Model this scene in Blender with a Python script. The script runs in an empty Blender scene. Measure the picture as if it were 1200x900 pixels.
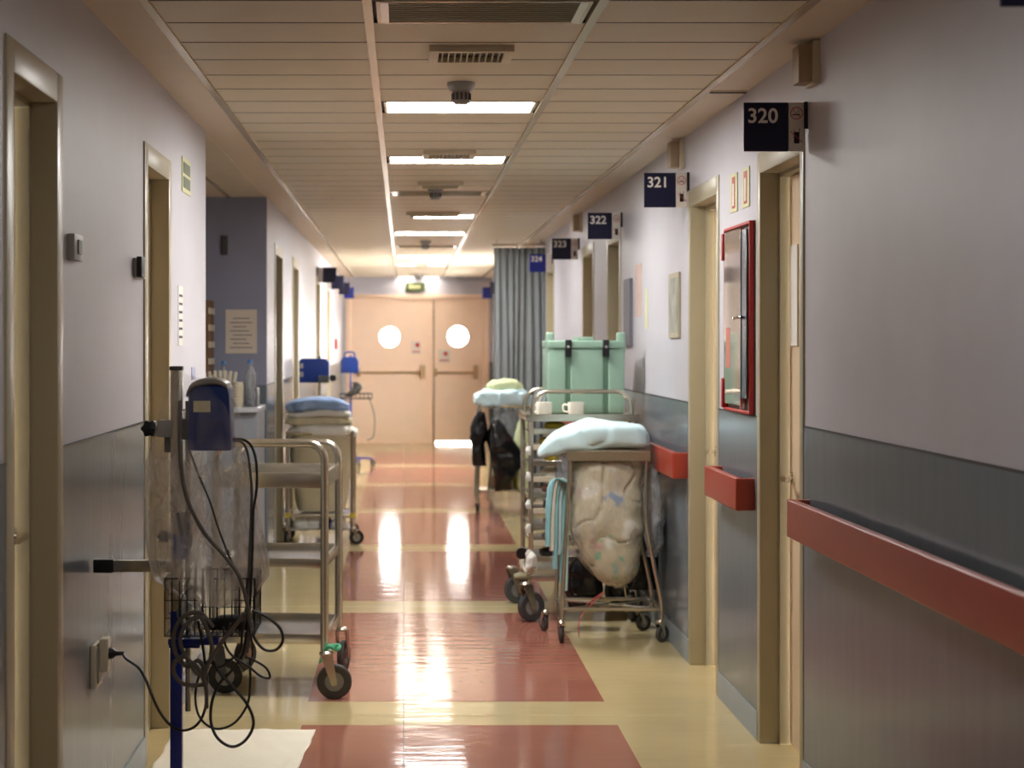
import bpy, bmesh, math, random
from mathutils import Vector, Matrix, noise
R = random.Random(7)
SC = bpy.context.scene
COL = SC.collection
PI = math.pi
XL, XR, ZC, YF, H = -0.92, 1.34, 2.48, 25.6, 1.5

# ------------------------------------------------------------------ camera
cd = bpy.data.cameras.new('camera'); cam = bpy.data.objects.new('camera', cd); COL.objects.link(cam)
cam.location = (0, 0, H); cam.rotation_euler = (PI/2, 0, 0)
cd.sensor_width = 36; cd.lens = 60; cd.shift_x = (600-473)/1200; cd.shift_y = -48/1200
cd.clip_start = .05; cd.clip_end = 200
cd.dof.use_dof = True; cd.dof.focus_distance = 5.9; cd.dof.aperture_fstop = 4.0
SC.camera = cam
# ------------------------------------------------------------------ daylight outside the far doors
w = bpy.data.worlds.new('sky'); SC.world = w; w.use_nodes = True
w.node_tree.nodes['Background'].inputs[0].default_value = (1, .955, .90, 1)
w.node_tree.nodes['Background'].inputs[1].default_value = 34.0
# ------------------------------------------------------------------ exposure
vs = SC.view_settings
vs.view_transform = 'Standard'; vs.look = 'None'; vs.gamma = 1; vs.use_curve_mapping = False
vs.exposure = 0.22
LAMP = 64.0          # lamp strength
LAMP_RGB = (1, .98, .945)
LAMP_FAR = (1, .89, .76)

# ------------------------------------------------------------------ materials
def lin(c):
    return tuple(((v/255)/12.92 if v/255 <= .04045 else ((v/255+.055)/1.055)**2.4) for v in c)
MATS = {}
def mat(name, rgb, rough=.5, metal=0, spec=.5, var=.06, scale=6, bump=0, bscale=80, trans=0, alpha=1, coat=0, stretch=None, sheen=0, ior=1.45):
    if name in MATS: return MATS[name]
    m = bpy.data.materials.new(name); m.use_nodes = True
    nt = m.node_tree; b = nt.nodes['Principled BSDF']
    L = lin(rgb)
    tc = nt.nodes.new('ShaderNodeTexCoord')
    src = tc.outputs['Object']
    if stretch:
        mp = nt.nodes.new('ShaderNodeMapping'); mp.inputs['Scale'].default_value = stretch
        nt.links.new(src, mp.inputs[0]); src = mp.outputs[0]
    n = nt.nodes.new('ShaderNodeTexNoise'); n.inputs['Scale'].default_value = scale; n.inputs['Detail'].default_value = 4
    nt.links.new(src, n.inputs['Vector'])
    mr = nt.nodes.new('ShaderNodeMapRange'); mr.inputs[3].default_value = 1-var; mr.inputs[4].default_value = 1+var
    mr.inputs[1].default_value = .3; mr.inputs[2].default_value = .7
    nt.links.new(n.outputs[0], mr.inputs[0])
    vm = nt.nodes.new('ShaderNodeVectorMath'); vm.operation = 'SCALE'; vm.inputs[0].default_value = L
    nt.links.new(mr.outputs[0], vm.inputs['Scale']); nt.links.new(vm.outputs[0], b.inputs['Base Color'])
    b.inputs['Roughness'].default_value = rough; b.inputs['Metallic'].default_value = metal
    b.inputs['Specular IOR Level'].default_value = spec; b.inputs['IOR'].default_value = ior
    b.inputs['Transmission Weight'].default_value = trans; b.inputs['Alpha'].default_value = alpha
    b.inputs['Coat Weight'].default_value = coat; b.inputs['Coat Roughness'].default_value = .1
    b.inputs['Sheen Weight'].default_value = sheen
    if bump:
        n2 = nt.nodes.new('ShaderNodeTexNoise'); n2.inputs['Scale'].default_value = bscale; n2.inputs['Detail'].default_value = 3
        nt.links.new(src, n2.inputs['Vector'])
        bp = nt.nodes.new('ShaderNodeBump'); bp.inputs['Strength'].default_value = bump; bp.inputs['Distance'].default_value = .004
        nt.links.new(n2.outputs[0], bp.inputs['Height']); nt.links.new(bp.outputs[0], b.inputs['Normal'])
    MATS[name] = m
    return m
def emit(name, rgb, s):
    m = bpy.data.materials.new(name); m.use_nodes = True
    nt = m.node_tree; nt.nodes.clear()
    e = nt.nodes.new('ShaderNodeEmission'); o = nt.nodes.new('ShaderNodeOutputMaterial')
    e.inputs[0].default_value = (*rgb, 1); e.inputs[1].default_value = s
    nt.links.new(e.outputs[0], o.inputs[0]); MATS[name] = m; return m
def film(name, rgb, opac, rough=.25, zsplit=None):
    """thin plastic film: see-through, part milky, with glossy creases"""
    m = bpy.data.materials.new(name); m.use_nodes = True
    nt = m.node_tree; b = nt.nodes['Principled BSDF']; out = nt.nodes['Material Output']
    b.inputs['Base Color'].default_value = (*lin(rgb), 1); b.inputs['Roughness'].default_value = rough
    tr = nt.nodes.new('ShaderNodeBsdfTransparent'); mx = nt.nodes.new('ShaderNodeMixShader')
    tc = nt.nodes.new('ShaderNodeTexCoord'); mp = nt.nodes.new('ShaderNodeMapping'); mp.inputs['Scale'].default_value = (6, 6, 2.2)
    n = nt.nodes.new('ShaderNodeTexNoise'); n.inputs['Scale'].default_value = 2.6; n.inputs['Detail'].default_value = 7; n.inputs['Roughness'].default_value = .6; n.inputs['Distortion'].default_value = .6
    mr = nt.nodes.new('ShaderNodeMapRange'); mr.inputs[1].default_value = .4; mr.inputs[2].default_value = .72
    mr.inputs[3].default_value = opac*.5; mr.inputs[4].default_value = min(1, opac*1.7)
    nt.links.new(tc.outputs['Object'], mp.inputs[0]); nt.links.new(mp.outputs[0], n.inputs['Vector'])
    nt.links.new(n.outputs[0], mr.inputs[0]); nt.links.new(mr.outputs[0], mx.inputs[0])
    if zsplit:      # more layers of film hang together low down
        sp = nt.nodes.new('ShaderNodeSeparateXYZ'); zr = nt.nodes.new('ShaderNodeMapRange'); mu = nt.nodes.new('ShaderNodeMath'); mu.operation = 'MULTIPLY'
        zr.inputs[1].default_value = zsplit-.04; zr.inputs[2].default_value = zsplit+.06; zr.inputs[3].default_value = 3.4; zr.inputs[4].default_value = .8
        nt.links.new(tc.outputs['Object'], sp.inputs[0]); nt.links.new(sp.outputs[2], zr.inputs[0])
        nt.links.new(mr.outputs[0], mu.inputs[0]); nt.links.new(zr.outputs[0], mu.inputs[1]); nt.links.new(mu.outputs[0], mx.inputs[0])
    bp = nt.nodes.new('ShaderNodeBump'); bp.inputs['Strength'].default_value = .8; bp.inputs['Distance'].default_value = .02
    nt.links.new(n.outputs[0], bp.inputs['Height']); nt.links.new(bp.outputs[0], b.inputs['Normal'])
    nt.links.new(tr.outputs[0], mx.inputs[1]); nt.links.new(b.outputs[0], mx.inputs[2]); nt.links.new(mx.outputs[0], out.inputs[0])
    MATS[name] = m; return m

M_wall = mat('wall_paint', (194, 192, 200), .42, var=.02, bump=.25, bscale=300, spec=.35)
M_wallblue = mat('wall_paint_blue', (146, 150, 172), .5, var=.03, bump=.2, bscale=300, spec=.3)
M_dado = mat('dado_vinyl', (106, 114, 121), .22, var=.05, scale=3, spec=.5, stretch=(1, 6, .6))
M_base = mat('skirting_vinyl', (150, 160, 168), .35, var=.05)
M_black = mat('black_plastic', (22, 22, 24), .4)
M_seam_shade = mat('dark_seam', (50, 48, 50), .6)  # real seams, also the painted shade between ceiling panels
M_frame = mat('door_frame_paint', (168, 159, 132), .33, var=.02, spec=.5)
M_leaf = mat('door_leaf_laminate', (228, 204, 172), .4, var=.04, stretch=(3, 3, .4))
M_peach = mat('fire_door_paint', (240, 212, 188), .35, var=.02)
M_ceil = mat('ceiling_panel_paint', (212, 202, 180), .45, var=.02, spec=.3)
M_plaster = mat('ceiling_plaster', (214, 200, 180), .5, var=.02)
M_rail = mat('ceiling_rail_metal', (200, 186, 160), .25, .3, var=.03)
M_steel = mat('stainless_steel', (196, 188, 172), .24, .9, var=.05, scale=10, stretch=(1, 1, 5))
M_steel2 = mat('brushed_steel_sheet', (190, 190, 190), .2, .95, var=.06)
M_chrome = mat('chrome', (225, 222, 215), .12, 1, var=.01)
M_grey = mat('grey_plastic', (150, 148, 145), .4, var=.03)
M_dgrey = mat('dark_grey_plastic', (72, 72, 74), .45, var=.03)
M_rubber = mat('grey_rubber', (70, 66, 64), .6, var=.06)
M_cream = mat('cream_plastic', (214, 204, 180), .45, var=.02)
M_tan = mat('tan_plastic', (176, 156, 128), .5, var=.03)
M_navy = mat('navy_sign', (10, 14, 50), .3, var=.02)
M_navy2 = mat('navy_blue_sign', (22, 34, 128), .3, var=.02)
M_signgrey = mat('sign_grey', (216, 208, 200), .4, var=.02)
M_letter = mat('sign_letter_grey', (236, 230, 226), .5, var=0)
M_red = mat('sign_red', (176, 42, 34), .4, var=.02)
M_handrail = mat('handrail_red_vinyl', (160, 62, 48), .3, var=.04, bump=.15, bscale=200)
M_blue = mat('deep_blue_paint', (24, 44, 140), .3, var=.03, coat=.3)
M_blue2 = mat('monitor_blue', (12, 46, 118), .35, var=.04)
M_green = mat('green_container_plastic', (140, 170, 152), .42, var=.03)
M_greend = mat('green_container_groove', (102, 134, 114), .5, var=.03)
M_bluecloth = mat('pale_blue_cloth', (204, 232, 238), .9, var=.05, bump=.3, bscale=40, sheen=.2)
M_bluecloth2 = mat('sky_blue_cloth', (150, 178, 220), .9, var=.06, bump=.3, bscale=40)
M_cyan = mat('turquoise_cloth', (146, 200, 210), .9, var=.08, bump=.3, bscale=60, stretch=(6, 6, 1))
M_white = mat('white_cloth', (232, 230, 222), .9, var=.04, bump=.3, bscale=40)
M_greenish = mat('pale_green_cloth', (206, 216, 170), .9, var=.06)
M_linen = mat('cream_linen', (206, 196, 166), .9, var=.06, bump=.3, bscale=40)
M_blackbag = mat('black_bag_plastic', (12, 11, 14), .22, var=.1, bump=.5, bscale=25)
M_curtain = mat('grey_curtain', (128, 133, 136), .85, var=.05)
M_paper = mat('paper', (226, 222, 214), .8, var=.02)
M_paper2 = mat('aged_paper', (214, 204, 190), .8, var=.03)
M_ink = mat('ink', (80, 76, 84), .8, var=0)
M_yellow = mat('yellow_plastic', (206, 184, 50), .4, var=.05)
M_cup = mat('white_ceramic', (240, 236, 222), .15, var=.01)
M_glow = mat('luminous_sign', (206, 204, 156), .5, var=.03)
M_signgreen = mat('exit_sign_green', (66, 84, 44), .4, var=.03)
M_brown = mat('brown_card', (120, 92, 66), .8, var=.1)
M_mint = mat('mint_tie', (90, 190, 150), .7, var=.05)
M_pad = mat('white_paper_pad', (238, 232, 214), .85, var=.02, bump=.3, bscale=30)
M_lampoff = mat('unlit_lamp_diffuser', (150, 142, 112), .35, var=.04, stretch=(1, 30, 1))
M_bluecap = mat('blue_bottle_cap', (80, 130, 190), .4)
M_glass = film('thin_glass', (220, 232, 235), .18, .05)
M_film = film('clear_plastic_film', (236, 228, 220), .14, .2, 1.17)
M_film2 = film('clear_bag_film', (232, 226, 210), .30, .2)
M_filmgrey = film('grey_bag_film', (170, 174, 180), .6, .25)
M_lamp = emit('lamp_light', LAMP_RGB, LAMP)
M_lampfar = emit('lamp_light_warm', LAMP_FAR, LAMP*.5)
M_lamplast = emit('lamp_light_last', LAMP_FAR, LAMP*.2)
M_lampdim = emit('lamp_light_dim', LAMP_RGB, LAMP*.20)

def laundry_mat():
    m = mat('mixed_laundry', (204, 196, 172), .9, var=.08, bump=.3, bscale=30)
    nt = m.node_tree; b = nt.nodes['Principled BSDF']
    src = b.inputs['Base Color'].links[0].from_socket
    tc = nt.nodes.new('ShaderNodeTexCoord')
    last = src
    for sc, off, th, col in ((9, 3, .66, (110, 190, 160)), (8, 11, .67, (120, 150, 190)), (7, 23, .68, (206, 160, 160)), (5, 31, .66, (238, 238, 232))):
        mp = nt.nodes.new('ShaderNodeMapping'); mp.inputs['Location'].default_value = (off, off*.7, off*1.3)
        n = nt.nodes.new('ShaderNodeTexNoise'); n.inputs['Scale'].default_value = sc; n.inputs['Detail'].default_value = 2
        mr = nt.nodes.new('ShaderNodeMapRange'); mr.inputs[1].default_value = th-.02; mr.inputs[2].default_value = th+.04
        mx = nt.nodes.new('ShaderNodeMix'); mx.data_type = 'RGBA'; mx.inputs[7].default_value = (*lin(col), 1)
        nt.links.new(tc.outputs['Object'], mp.inputs[0]); nt.links.new(mp.outputs[0], n.inputs['Vector'])
        nt.links.new(n.outputs[0], mr.inputs[0]); nt.links.new(mr.outputs[0], mx.inputs[0])
        nt.links.new(last, mx.inputs[6]); last = mx.outputs[2]
    nt.links.new(last, b.inputs['Base Color'])
    return m
M_laundry = laundry_mat()
def floor_mat(name, rgb):
    m = mat(name, rgb, .12, var=.05, scale=2.5, spec=.34)
    nt = m.node_tree; b = nt.nodes['Principled BSDF']
    tc = nt.nodes.new('ShaderNodeTexCoord')
    n = nt.nodes.new('ShaderNodeTexNoise'); n.inputs['Scale'].default_value = 5; n.inputs['Detail'].default_value = 6
    mr = nt.nodes.new('ShaderNodeMapRange'); mr.inputs[3].default_value = .05; mr.inputs[4].default_value = .12
    nt.links.new(tc.outputs['Object'], n.inputs['Vector']); nt.links.new(n.outputs[0], mr.inputs[0]); nt.links.new(mr.outputs[0], b.inputs['Roughness'])
    mp = nt.nodes.new('ShaderNodeMapping'); mp.inputs['Scale'].default_value = (1.2, 5, 1)
    n2 = nt.nodes.new('ShaderNodeTexNoise'); n2.inputs['Scale'].default_value = 3; n2.inputs['Detail'].default_value = 3
    bp = nt.nodes.new('ShaderNodeBump'); bp.inputs['Strength'].default_value = .12; bp.inputs['Distance'].default_value = .01
    nt.links.new(tc.outputs['Object'], mp.inputs[0]); nt.links.new(mp.outputs[0], n2.inputs['Vector'])
    nt.links.new(n2.outputs[0], bp.inputs['Height']); nt.links.new(bp.outputs[0], b.inputs['Normal'])
    return m
M_floor = floor_mat('beige_vinyl_floor', (192, 174, 130))
M_floorred = floor_mat('red_vinyl_floor', (156, 99, 84))

# ------------------------------------------------------------------ mesh helpers
def P(px, py, Y): return Vector(((px-473)*Y/2000, Y, H-(py-402)*Y/2000))
class B:
    def __init__(s): s.v = []; s.f = []; s.m = []
    def add(s, vs, fs, mi=0):
        o = len(s.v); s.v += [tuple(v) for v in vs]
        for f in fs: s.f.append([i+o for i in f]); s.m.append(mi)
    def box(s, x0, x1, y0, y1, z0, z1, mi=0):
        s.add([(x, y, z) for z in (z0, z1) for y in (y0, y1) for x in (x0, x1)],
              [(0, 2, 3, 1), (4, 5, 7, 6), (0, 1, 5, 4), (2, 6, 7, 3), (0, 4, 6, 2), (1, 3, 7, 5)], mi); return s
    def beam(s, a, b, w, d=None, mi=0):
        a = Vector(a); b = Vector(b); d = d or w; t = (b-a).normalized()
        up = Vector((0, 0, 1)) if abs(t.z) < .9 else Vector((0, 1, 0))
        u = t.cross(up).normalized(); v = t.cross(u).normalized()
        q = [p+u*i*w/2+v*j*d/2 for p in (a, b) for i, j in ((-1, -1), (1, -1), (1, 1), (-1, 1))]
        s.add(q, [(3, 2, 1, 0), (4, 5, 6, 7), (0, 1, 5, 4), (1, 2, 6, 5), (2, 3, 7, 6), (3, 0, 4, 7)], mi); return s
    def tube(s, pts, r, n=8, smooth=0, mi=0, closed=False):
        pts = [Vector(p) for p in pts]
        if smooth: pts = spline(pts, smooth)
        k = len(pts); t0 = (pts[1]-pts[0]).normalized()
        up = Vector((0, 0, 1)) if abs(t0.z) < .9 else Vector((0, 1, 0))
        u = t0.cross(up).normalized(); vs = []
        for i, p in enumerate(pts):
            t = (pts[min(i+1, k-1)]-pts[max(i-1, 0)])
            t = t.normalized() if t.length > 1e-9 else t0
            u = (u-t*u.dot(t)).normalized(); v = t.cross(u)
            for j in range(n):
                a = 2*PI*j/n; vs.append(p+u*math.cos(a)*r+v*math.sin(a)*r)
        fs = [(i*n+j, i*n+(j+1) % n, (i+1)*n+(j+1) % n, (i+1)*n+j) for i in range(k-1) for j in range(n)]
        fs += [tuple(range(n))[::-1], tuple((k-1)*n+j for j in range(n))]
        s.add(vs, fs, mi); return s
    def lathe(s, prof, c, axis='Z', n=24, mi=0):
        """prof: list of (radius, height along axis)"""
        vs = []
        for r, h in prof:
            for j in range(n):
                a = 2*PI*j/n; x, y = r*math.cos(a), r*math.sin(a)
                vs.append({'Z': (c[0]+x, c[1]+y, c[2]+h), 'X': (c[0]+h, c[1]+x, c[2]+y), 'Y': (c[0]+x, c[1]+h, c[2]+y)}[axis])
        fs = [(i*n+j, i*n+(j+1) % n, (i+1)*n+(j+1) % n, (i+1)*n+j) for i in range(len(prof)-1) for j in range(n)]
        fs += [tuple(range(n))[::-1], tuple((len(prof)-1)*n+j for j in range(n))]
        s.add(vs, fs, mi); return s
    def loft(s, cs, ru, rv, u=(1, 0, 0), v=(0, 1, 0), n=40, sub=6, e=2.6, amp=.01, fr=8, seed=0, crease=0, cfr=12, cth=.12):
        """closed lumpy body: cross-sections u*ru x v*rv along centres cs, displaced by noise"""
        u = Vector(u); v = Vector(v); cs = spline([Vector(c) for c in cs], sub)
        def li(a):
            out = []; k = len(a)-1
            for i in range(len(cs)):
                t = i/(len(cs)-1)*k; q = min(int(t), k-1); f = t-q
                out.append(a[q]*(1-f)+a[q+1]*f)
            return out
        ru = li(ru); rv = li(rv); vs = []; so = Vector((seed*3.1, seed*1.7, seed*.9))
        for c, a, b in zip(cs, ru, rv):
            for j in range(n):
                t = 2*PI*j/n; ct, st = math.cos(t), math.sin(t)
                d = u*(math.copysign(abs(ct)**(2/e), ct)*a)+v*(math.copysign(abs(st)**(2/e), st)*b)
                p = c+d; nn = d.normalized() if d.length > 1e-6 else Vector((0, 0, 1))
                q = p*fr+so; dd = noise.noise(q)*amp+noise.noise(q*2.3)*amp*.5
                if crease: dd -= max(0, cth-abs(noise.noise(p*cfr+so*2)))/cth*crease
                vs.append(p+nn*dd)
        k = len(cs)
        fs = [(i*n+j, i*n+(j+1) % n, (i+1)*n+(j+1) % n, (i+1)*n+j) for i in range(k-1) for j in range(n)]
        for i in (0, k-1):
            c = sum((vs[i*n+j] for j in range(n)), Vector())/n; vs.append(c); ci = len(vs)-1
            fs += [((i*n+(j+1) % n, i*n+j, ci) if i == 0 else (i*n+j, i*n+(j+1) % n, ci)) for j in range(n)]
        s.add(vs, fs); return s
    def build(s, name, mats, parent=None, bevel=0, smooth=None, seg=2, loc=None):
        me = bpy.data.meshes.new(name); me.from_pydata(s.v, [], s.f)
        mats = mats if isinstance(mats, (list, tuple)) else [mats]
        for m in mats: me.materials.append(m)
        for p, mi in zip(me.polygons, s.m): p.material_index = mi
        bm = bmesh.new(); bm.from_mesh(me)
        bmesh.ops.recalc_face_normals(bm, faces=bm.faces)
        if bevel: bmesh.ops.bevel(bm, geom=bm.edges[:], offset=bevel, segments=seg, profile=.6, affect='EDGES', clamp_overlap=True)
        bm.to_mesh(me); bm.free()
        if smooth is None: smooth = not bevel and len(me.polygons) > 14
        if smooth or bevel:
            for p in me.polygons: p.use_smooth = True
            me.set_sharp_from_angle(angle=math.radians(40))
        o = bpy.data.objects.new(name, me); COL.objects.link(o)
        if parent: 
            o.parent = parent
            o.matrix_parent_inverse = parent.matrix_basis.inverted()
        return o
def spline(pts, sub):
    if len(pts) < 3: return pts
    out = []; k = len(pts)
    for i in range(k-1):
        p0 = pts[max(i-1, 0)]; p1 = pts[i]; p2 = pts[i+1]; p3 = pts[min(i+2, k-1)]
        for j in range(sub):
            t = j/sub
            out.append(.5*((2*p1)+(p2-p0)*t+(2*p0-5*p1+4*p2-p3)*t*t+(3*p1-p0-3*p2+p3)*t**3))
    out.append(pts[-1]); return out
def tag(o, label, cat, group=None, kind=None):
    o['label'] = label; o['category'] = cat
    if group: o['group'] = group
    if kind: o['kind'] = kind
    return o
def thing(name, loc, label, cat, group=None, kind=None, rz=0):
    o = bpy.data.objects.new(name, None); COL.objects.link(o); o.empty_display_size = .1
    o.location = loc; o.rotation_euler = (0, 0, rz)
    return tag(o, label, cat, group, kind)
def lab(o, t): o['label'] = t; return o
def turn(o, deg):   # turn a finished thing about its own base
    o.rotation_euler.z = math.radians(deg)
def text(s, size, mat_, name, parent, M, bold=.0, ext=.0006):
    c = bpy.data.curves.new(name, 'FONT'); c.body = s; c.size = size; c.extrude = ext; c.offset = bold
    c.resolution_u = 4; c.align_x = 'LEFT'
    tmp = bpy.data.objects.new('tmp', c); COL.objects.link(tmp)
    bpy.context.view_layer.update()
    me = bpy.data.meshes.new_from_object(tmp); bpy.data.objects.remove(tmp); bpy.data.curves.remove(c)
    me.transform(M); me.materials.clear(); me.materials.append(mat_); me.name = name
    o = bpy.data.objects.new(name, me); COL.objects.link(o)
    if parent: o.parent = parent; o.matrix_parent_inverse = parent.matrix_basis.inverted()
    return o
FACE = Matrix.Rotation(PI/2, 4, 'X')            # text standing, read by someone looking along +Y
def at(x, y, z, m=FACE): return Matrix.Translation((x, y, z)) @ m

# ================================================================== SETTING
DR = [(5.70, 6.44), (7.24, 8.00), (10.52, 11.22), (12.0, 12.76), (15.2, 15.95), (17.6, 18.4), (22.0, 22.8)]   # doors, right wall
DR0 = [(.9, 1.66), (2.4, 3.2)]
DL = [(3.93, 4.58), (6.03, 6.72)]
DLF = [(12.15, 12.95), (14.1, 14.9), (17.9, 18.7), (20.4, 21.2)]
ZO, ZI = 2.215, 2.135
YB = -3.0
ADDED_WINS = [(18.9, 21.5, 1.0, 2.05), (22.95, 24.0, 1.1, 1.9)]      # windows added behind the curtain, out of view, to daylight the far end
def wall_y(name, x0, x1, y0, y1, opens, m, label):
    b = B(); c = y0
    for a, d in opens:
        for ADDED_WIN in ADDED_WINS:
            if name == 'wall_right' and c < ADDED_WIN[0] < a:
                b.box(x0, x1, c, ADDED_WIN[0], 0, ZC+.03); b.box(x0, x1, ADDED_WIN[0], ADDED_WIN[1], 0, ADDED_WIN[2]); b.box(x0, x1, ADDED_WIN[0], ADDED_WIN[1], ADDED_WIN[3], ZC+.03); c = ADDED_WIN[1]
        b.box(x0, x1, c, a+.012, 0, ZC+.03); b.box(x0, x1, a+.012, d-.012, ZO-.012, ZC+.03); c = d-.012
    ADDED_WIN = ADDED_WINS[1]
    if name == 'wall_right':
        b.box(x0, x1, c, ADDED_WIN[0], 0, ZC+.03); b.box(x0, x1, ADDED_WIN[0], ADDED_WIN[1], 0, ADDED_WIN[2]); b.box(x0, x1, ADDED_WIN[0], ADDED_WIN[1], ADDED_WIN[3], ZC+.03); c = ADDED_WIN[1]
    b.box(x0, x1, c, y1, 0, ZC+.03)
    return tag(b.build(name, m, smooth=False), label, 'wall', kind='structure')
wr = wall_y('wall_right', XR, XR+.2, YB, YF, DR0+DR, M_wall, 'lavender grey upper wall on the right side with numbered doors')
wl = wall_y('wall_left', XL-.2, XL, YB, 7.93, DL, M_wall, 'pale lavender wall at the near left with two doors')
wl2 = wall_y('wall_left_far', XL-.2, XL, 11.5, YF, DLF, M_wall, 'pale wall on the left beyond the recess, row of door frames')
wa = tag(B().box(-3, XL, 11.46, 11.5, 0, ZC+.03).build('wall_alcove', M_wallblue), 'blue grey wall of the recess, facing the viewer, with a paper notice', 'wall', kind='structure')
tag(B().box(-3.2, -3, 7.5, 11.7, 0, ZC+.03).build('wall_alcove_back', M_wallblue), 'blue grey back wall of the recess', 'wall', kind='structure')
tag(B().box(-3, XL-.2, 7.7, 7.93, 0, ZC+.03).build('wall_alcove_near', M_wallblue), 'side wall of the recess behind the near left wall', 'wall', kind='structure')
tag(B().box(-1.3, 1.6, YB-.2, YB, 0, ZC+.03).build('wall_back', M_wall), 'pale wall closing the corridor behind the viewer', 'wall', kind='structure')
for wi, (wa_, wb_, wc_, wd_) in enumerate(ADDED_WINS):
    ym = (wa_+wb_)/2
    tw = thing('window_%d' % (wi+1), (XR, ym, 1.0), ['window in the right wall just beyond the grey curtain', 'window in the right wall beside the end doors'][wi], 'window', kind='structure')
    f = B()
    for q in ((wa_, wa_+.05, wc_, wd_), (wb_-.05, wb_, wc_, wd_), (ym-.025, ym+.025, wc_, wd_), (wa_, wb_, wc_, wc_+.05), (wa_, wb_, wd_-.05, wd_)):
        f.box(XR+.08, XR+.13, *q)
    f.build('window_frame', M_cream, tw, smooth=False)
    for a, c in ((wa_+.05, ym-.025), (ym+.025, wb_-.05)): B().box(XR+.10, XR+.105, a, c, wc_+.05, wd_-.05).build('window_pane', M_glass, tw)
def dado(parent, x, sgn, y0, y1, opens):
    cur = y0; segs = []
    for a, d in opens: segs.append((cur, a)); cur = d
    segs.append((cur, y1))
    for a, c in segs:
        if c-a < .02: continue
        xs = sorted((x, x+sgn*.004))
        if parent.name == 'wall_right' and any(a < q[0] < c for q in ADDED_WINS):
            B().box(xs[0], xs[1], a, c, .11, .98).build('dado_panel', M_dado, parent); continue
        lab(B().box(xs[0], xs[1], a, c, .11, 1.218).build('dado_panel', M_dado, parent), 'grey vinyl panel covering the lower wall')
        xs = sorted((x, x+sgn*.006)); B().box(xs[0], xs[1], a, c, 1.218, 1.224).build('dado_trim', M_seam_shade, parent)
    return segs
def skirt(name, x, sgn, segs, label):
    b = B()
    for a, c in segs:
        if c-a > .02:
            xs = sorted((x, x+sgn*.008)); b.box(xs[0], xs[1], a, c, 0, .108)
    tag(b.build(name, M_base, smooth=False), label, 'baseboard', kind='structure')
skirt('baseboard_right', XR, -1, dado(wr, XR, -1, YB, YF, DR0+DR), 'grey vinyl skirting along the right wall')
skirt('baseboard_left', XL, 1, dado(wl, XL, 1, YB, 7.93, DL), 'grey vinyl skirting along the near left wall')
skirt('baseboard_left_far', XL, 1, dado(wl2, XL, 1, 11.5, YF, DLF), 'grey vinyl skirting along the left wall beyond the recess')
B().box(-3, XL, 11.455, 11.46, .0, 1.218).build('dado_panel', M_dado, wa)
# far wall with double-door opening
DX0, DX1, DZ = -.84, 1.25, 2.20
b = B(); b.box(XL-.2, DX0, YF, YF+.2, 0, ZC+.03); b.box(DX1, XR+.2, YF, YF+.2, 0, ZC+.03); b.box(DX0, DX1, YF, YF+.2, DZ, ZC+.03)
wf = tag(b.build('wall_far', M_wall, smooth=False), 'pale end wall around the double doors at the far end', 'wall', kind='structure')
B().box(DX1+.01, XR, YF-.004, YF, .1, 1.218).build('dado_panel', M_dado, wf)

# floor
fl = tag(B().box(-3.2, 1.6, YB-.2, YF+.25, -.1, 0).build('floor', M_floor), 'glossy beige vinyl floor with inlaid red rectangles', 'floor', kind='structure')
tag(B().box(-8, 8, YF+.25, YF+14, -.1, 0).build('floor_outside', mat('pale_concrete', (200, 200, 196), .9)), 'pale ground outside behind the far doors', 'floor', kind='structure')
k = -1
RY = []
for k in range(-3, 6):
    a = 7.14+2.79*k; RY.append((a, a+2.35))
for a, c in RY:
    if a > YF-1.6: continue
    lab(B().box(-.40, .84, max(a, YB), min(c, YF-.2), -.001, .0006).build('red_floor_inlay', M_floorred, fl), 'dull red vinyl rectangle let into the beige floor')
B().box(-.0015, .0015, YB, YF, 0, .0009).build('floor_seam', M_seam_shade, fl)
for x in (-.42, .47): 
    pass
for y in (6.88, 9.72, 12.5): B().box(-.9, 1.33, y-.001, y+.001, 0, .0004).build('floor_seam', mat('light_seam', (220, 200, 150), .4), fl)

# ceiling
b = B(); b.box(-3.2, 1.6, YB-.2, YF+.25, ZC+.016, ZC+.2, 1)  # slab coloured dark to stand for shade in the panel gaps
b.box(-3, XL, 7.93, 11.5, ZC, ZC+.016); b.box(XL, -.74, YB, YF, ZC, ZC+.016); b.box(1.17, XR, YB, YF, ZC, ZC+.016)
ce = tag(b.build('ceiling', [M_plaster, M_seam_shade], smooth=False), 'low tan metal panel ceiling with long rails and plaster margins', 'ceiling', kind='structure')
for x in (-.74, -.105, .57, 1.17):
    B().box(x-.014, x+.014, YB, YF-.3, ZC-.008, ZC+.016).build('ceiling_rail', M_rail, ce)
B().box(-1.18, -1.155, 7.93, 11.46, ZC-.006, ZC+.016).build('ceiling_rail', M_rail, ce)
BAYS = [(-.726, -.119), (-.091, .556), (.584, 1.156)]
ON = {-7, -13, 5, 11, 23, 29}; WARM = {41}; OFF = {-1, 17, 35}; PAIR = {47, 59}
LR = ON | WARM | OFF | PAIR
def pmesh(w):
    b = B().box(0, w, .002, .338, 0, .012); return b
PM = {}
def panel(x0, x1, y):
    w = round(x1-x0, 4)
    if w not in PM:
        o = B().box(0, w, .006, .334, 0, .012).build('ceiling_panel', [M_ceil, M_seam_shade], ce, smooth=False); PM[w] = o.data
        for p in o.data.polygons: p.material_index = 1 if abs(p.normal.z) < .5 else 0  # panel edges painted dark, standing for shadow in the grooves
    else:
        o = bpy.data.objects.new('ceiling_panel', PM[w]); COL.objects.link(o); o.parent = ce
    o.location = (x0, y, ZC)
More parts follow.
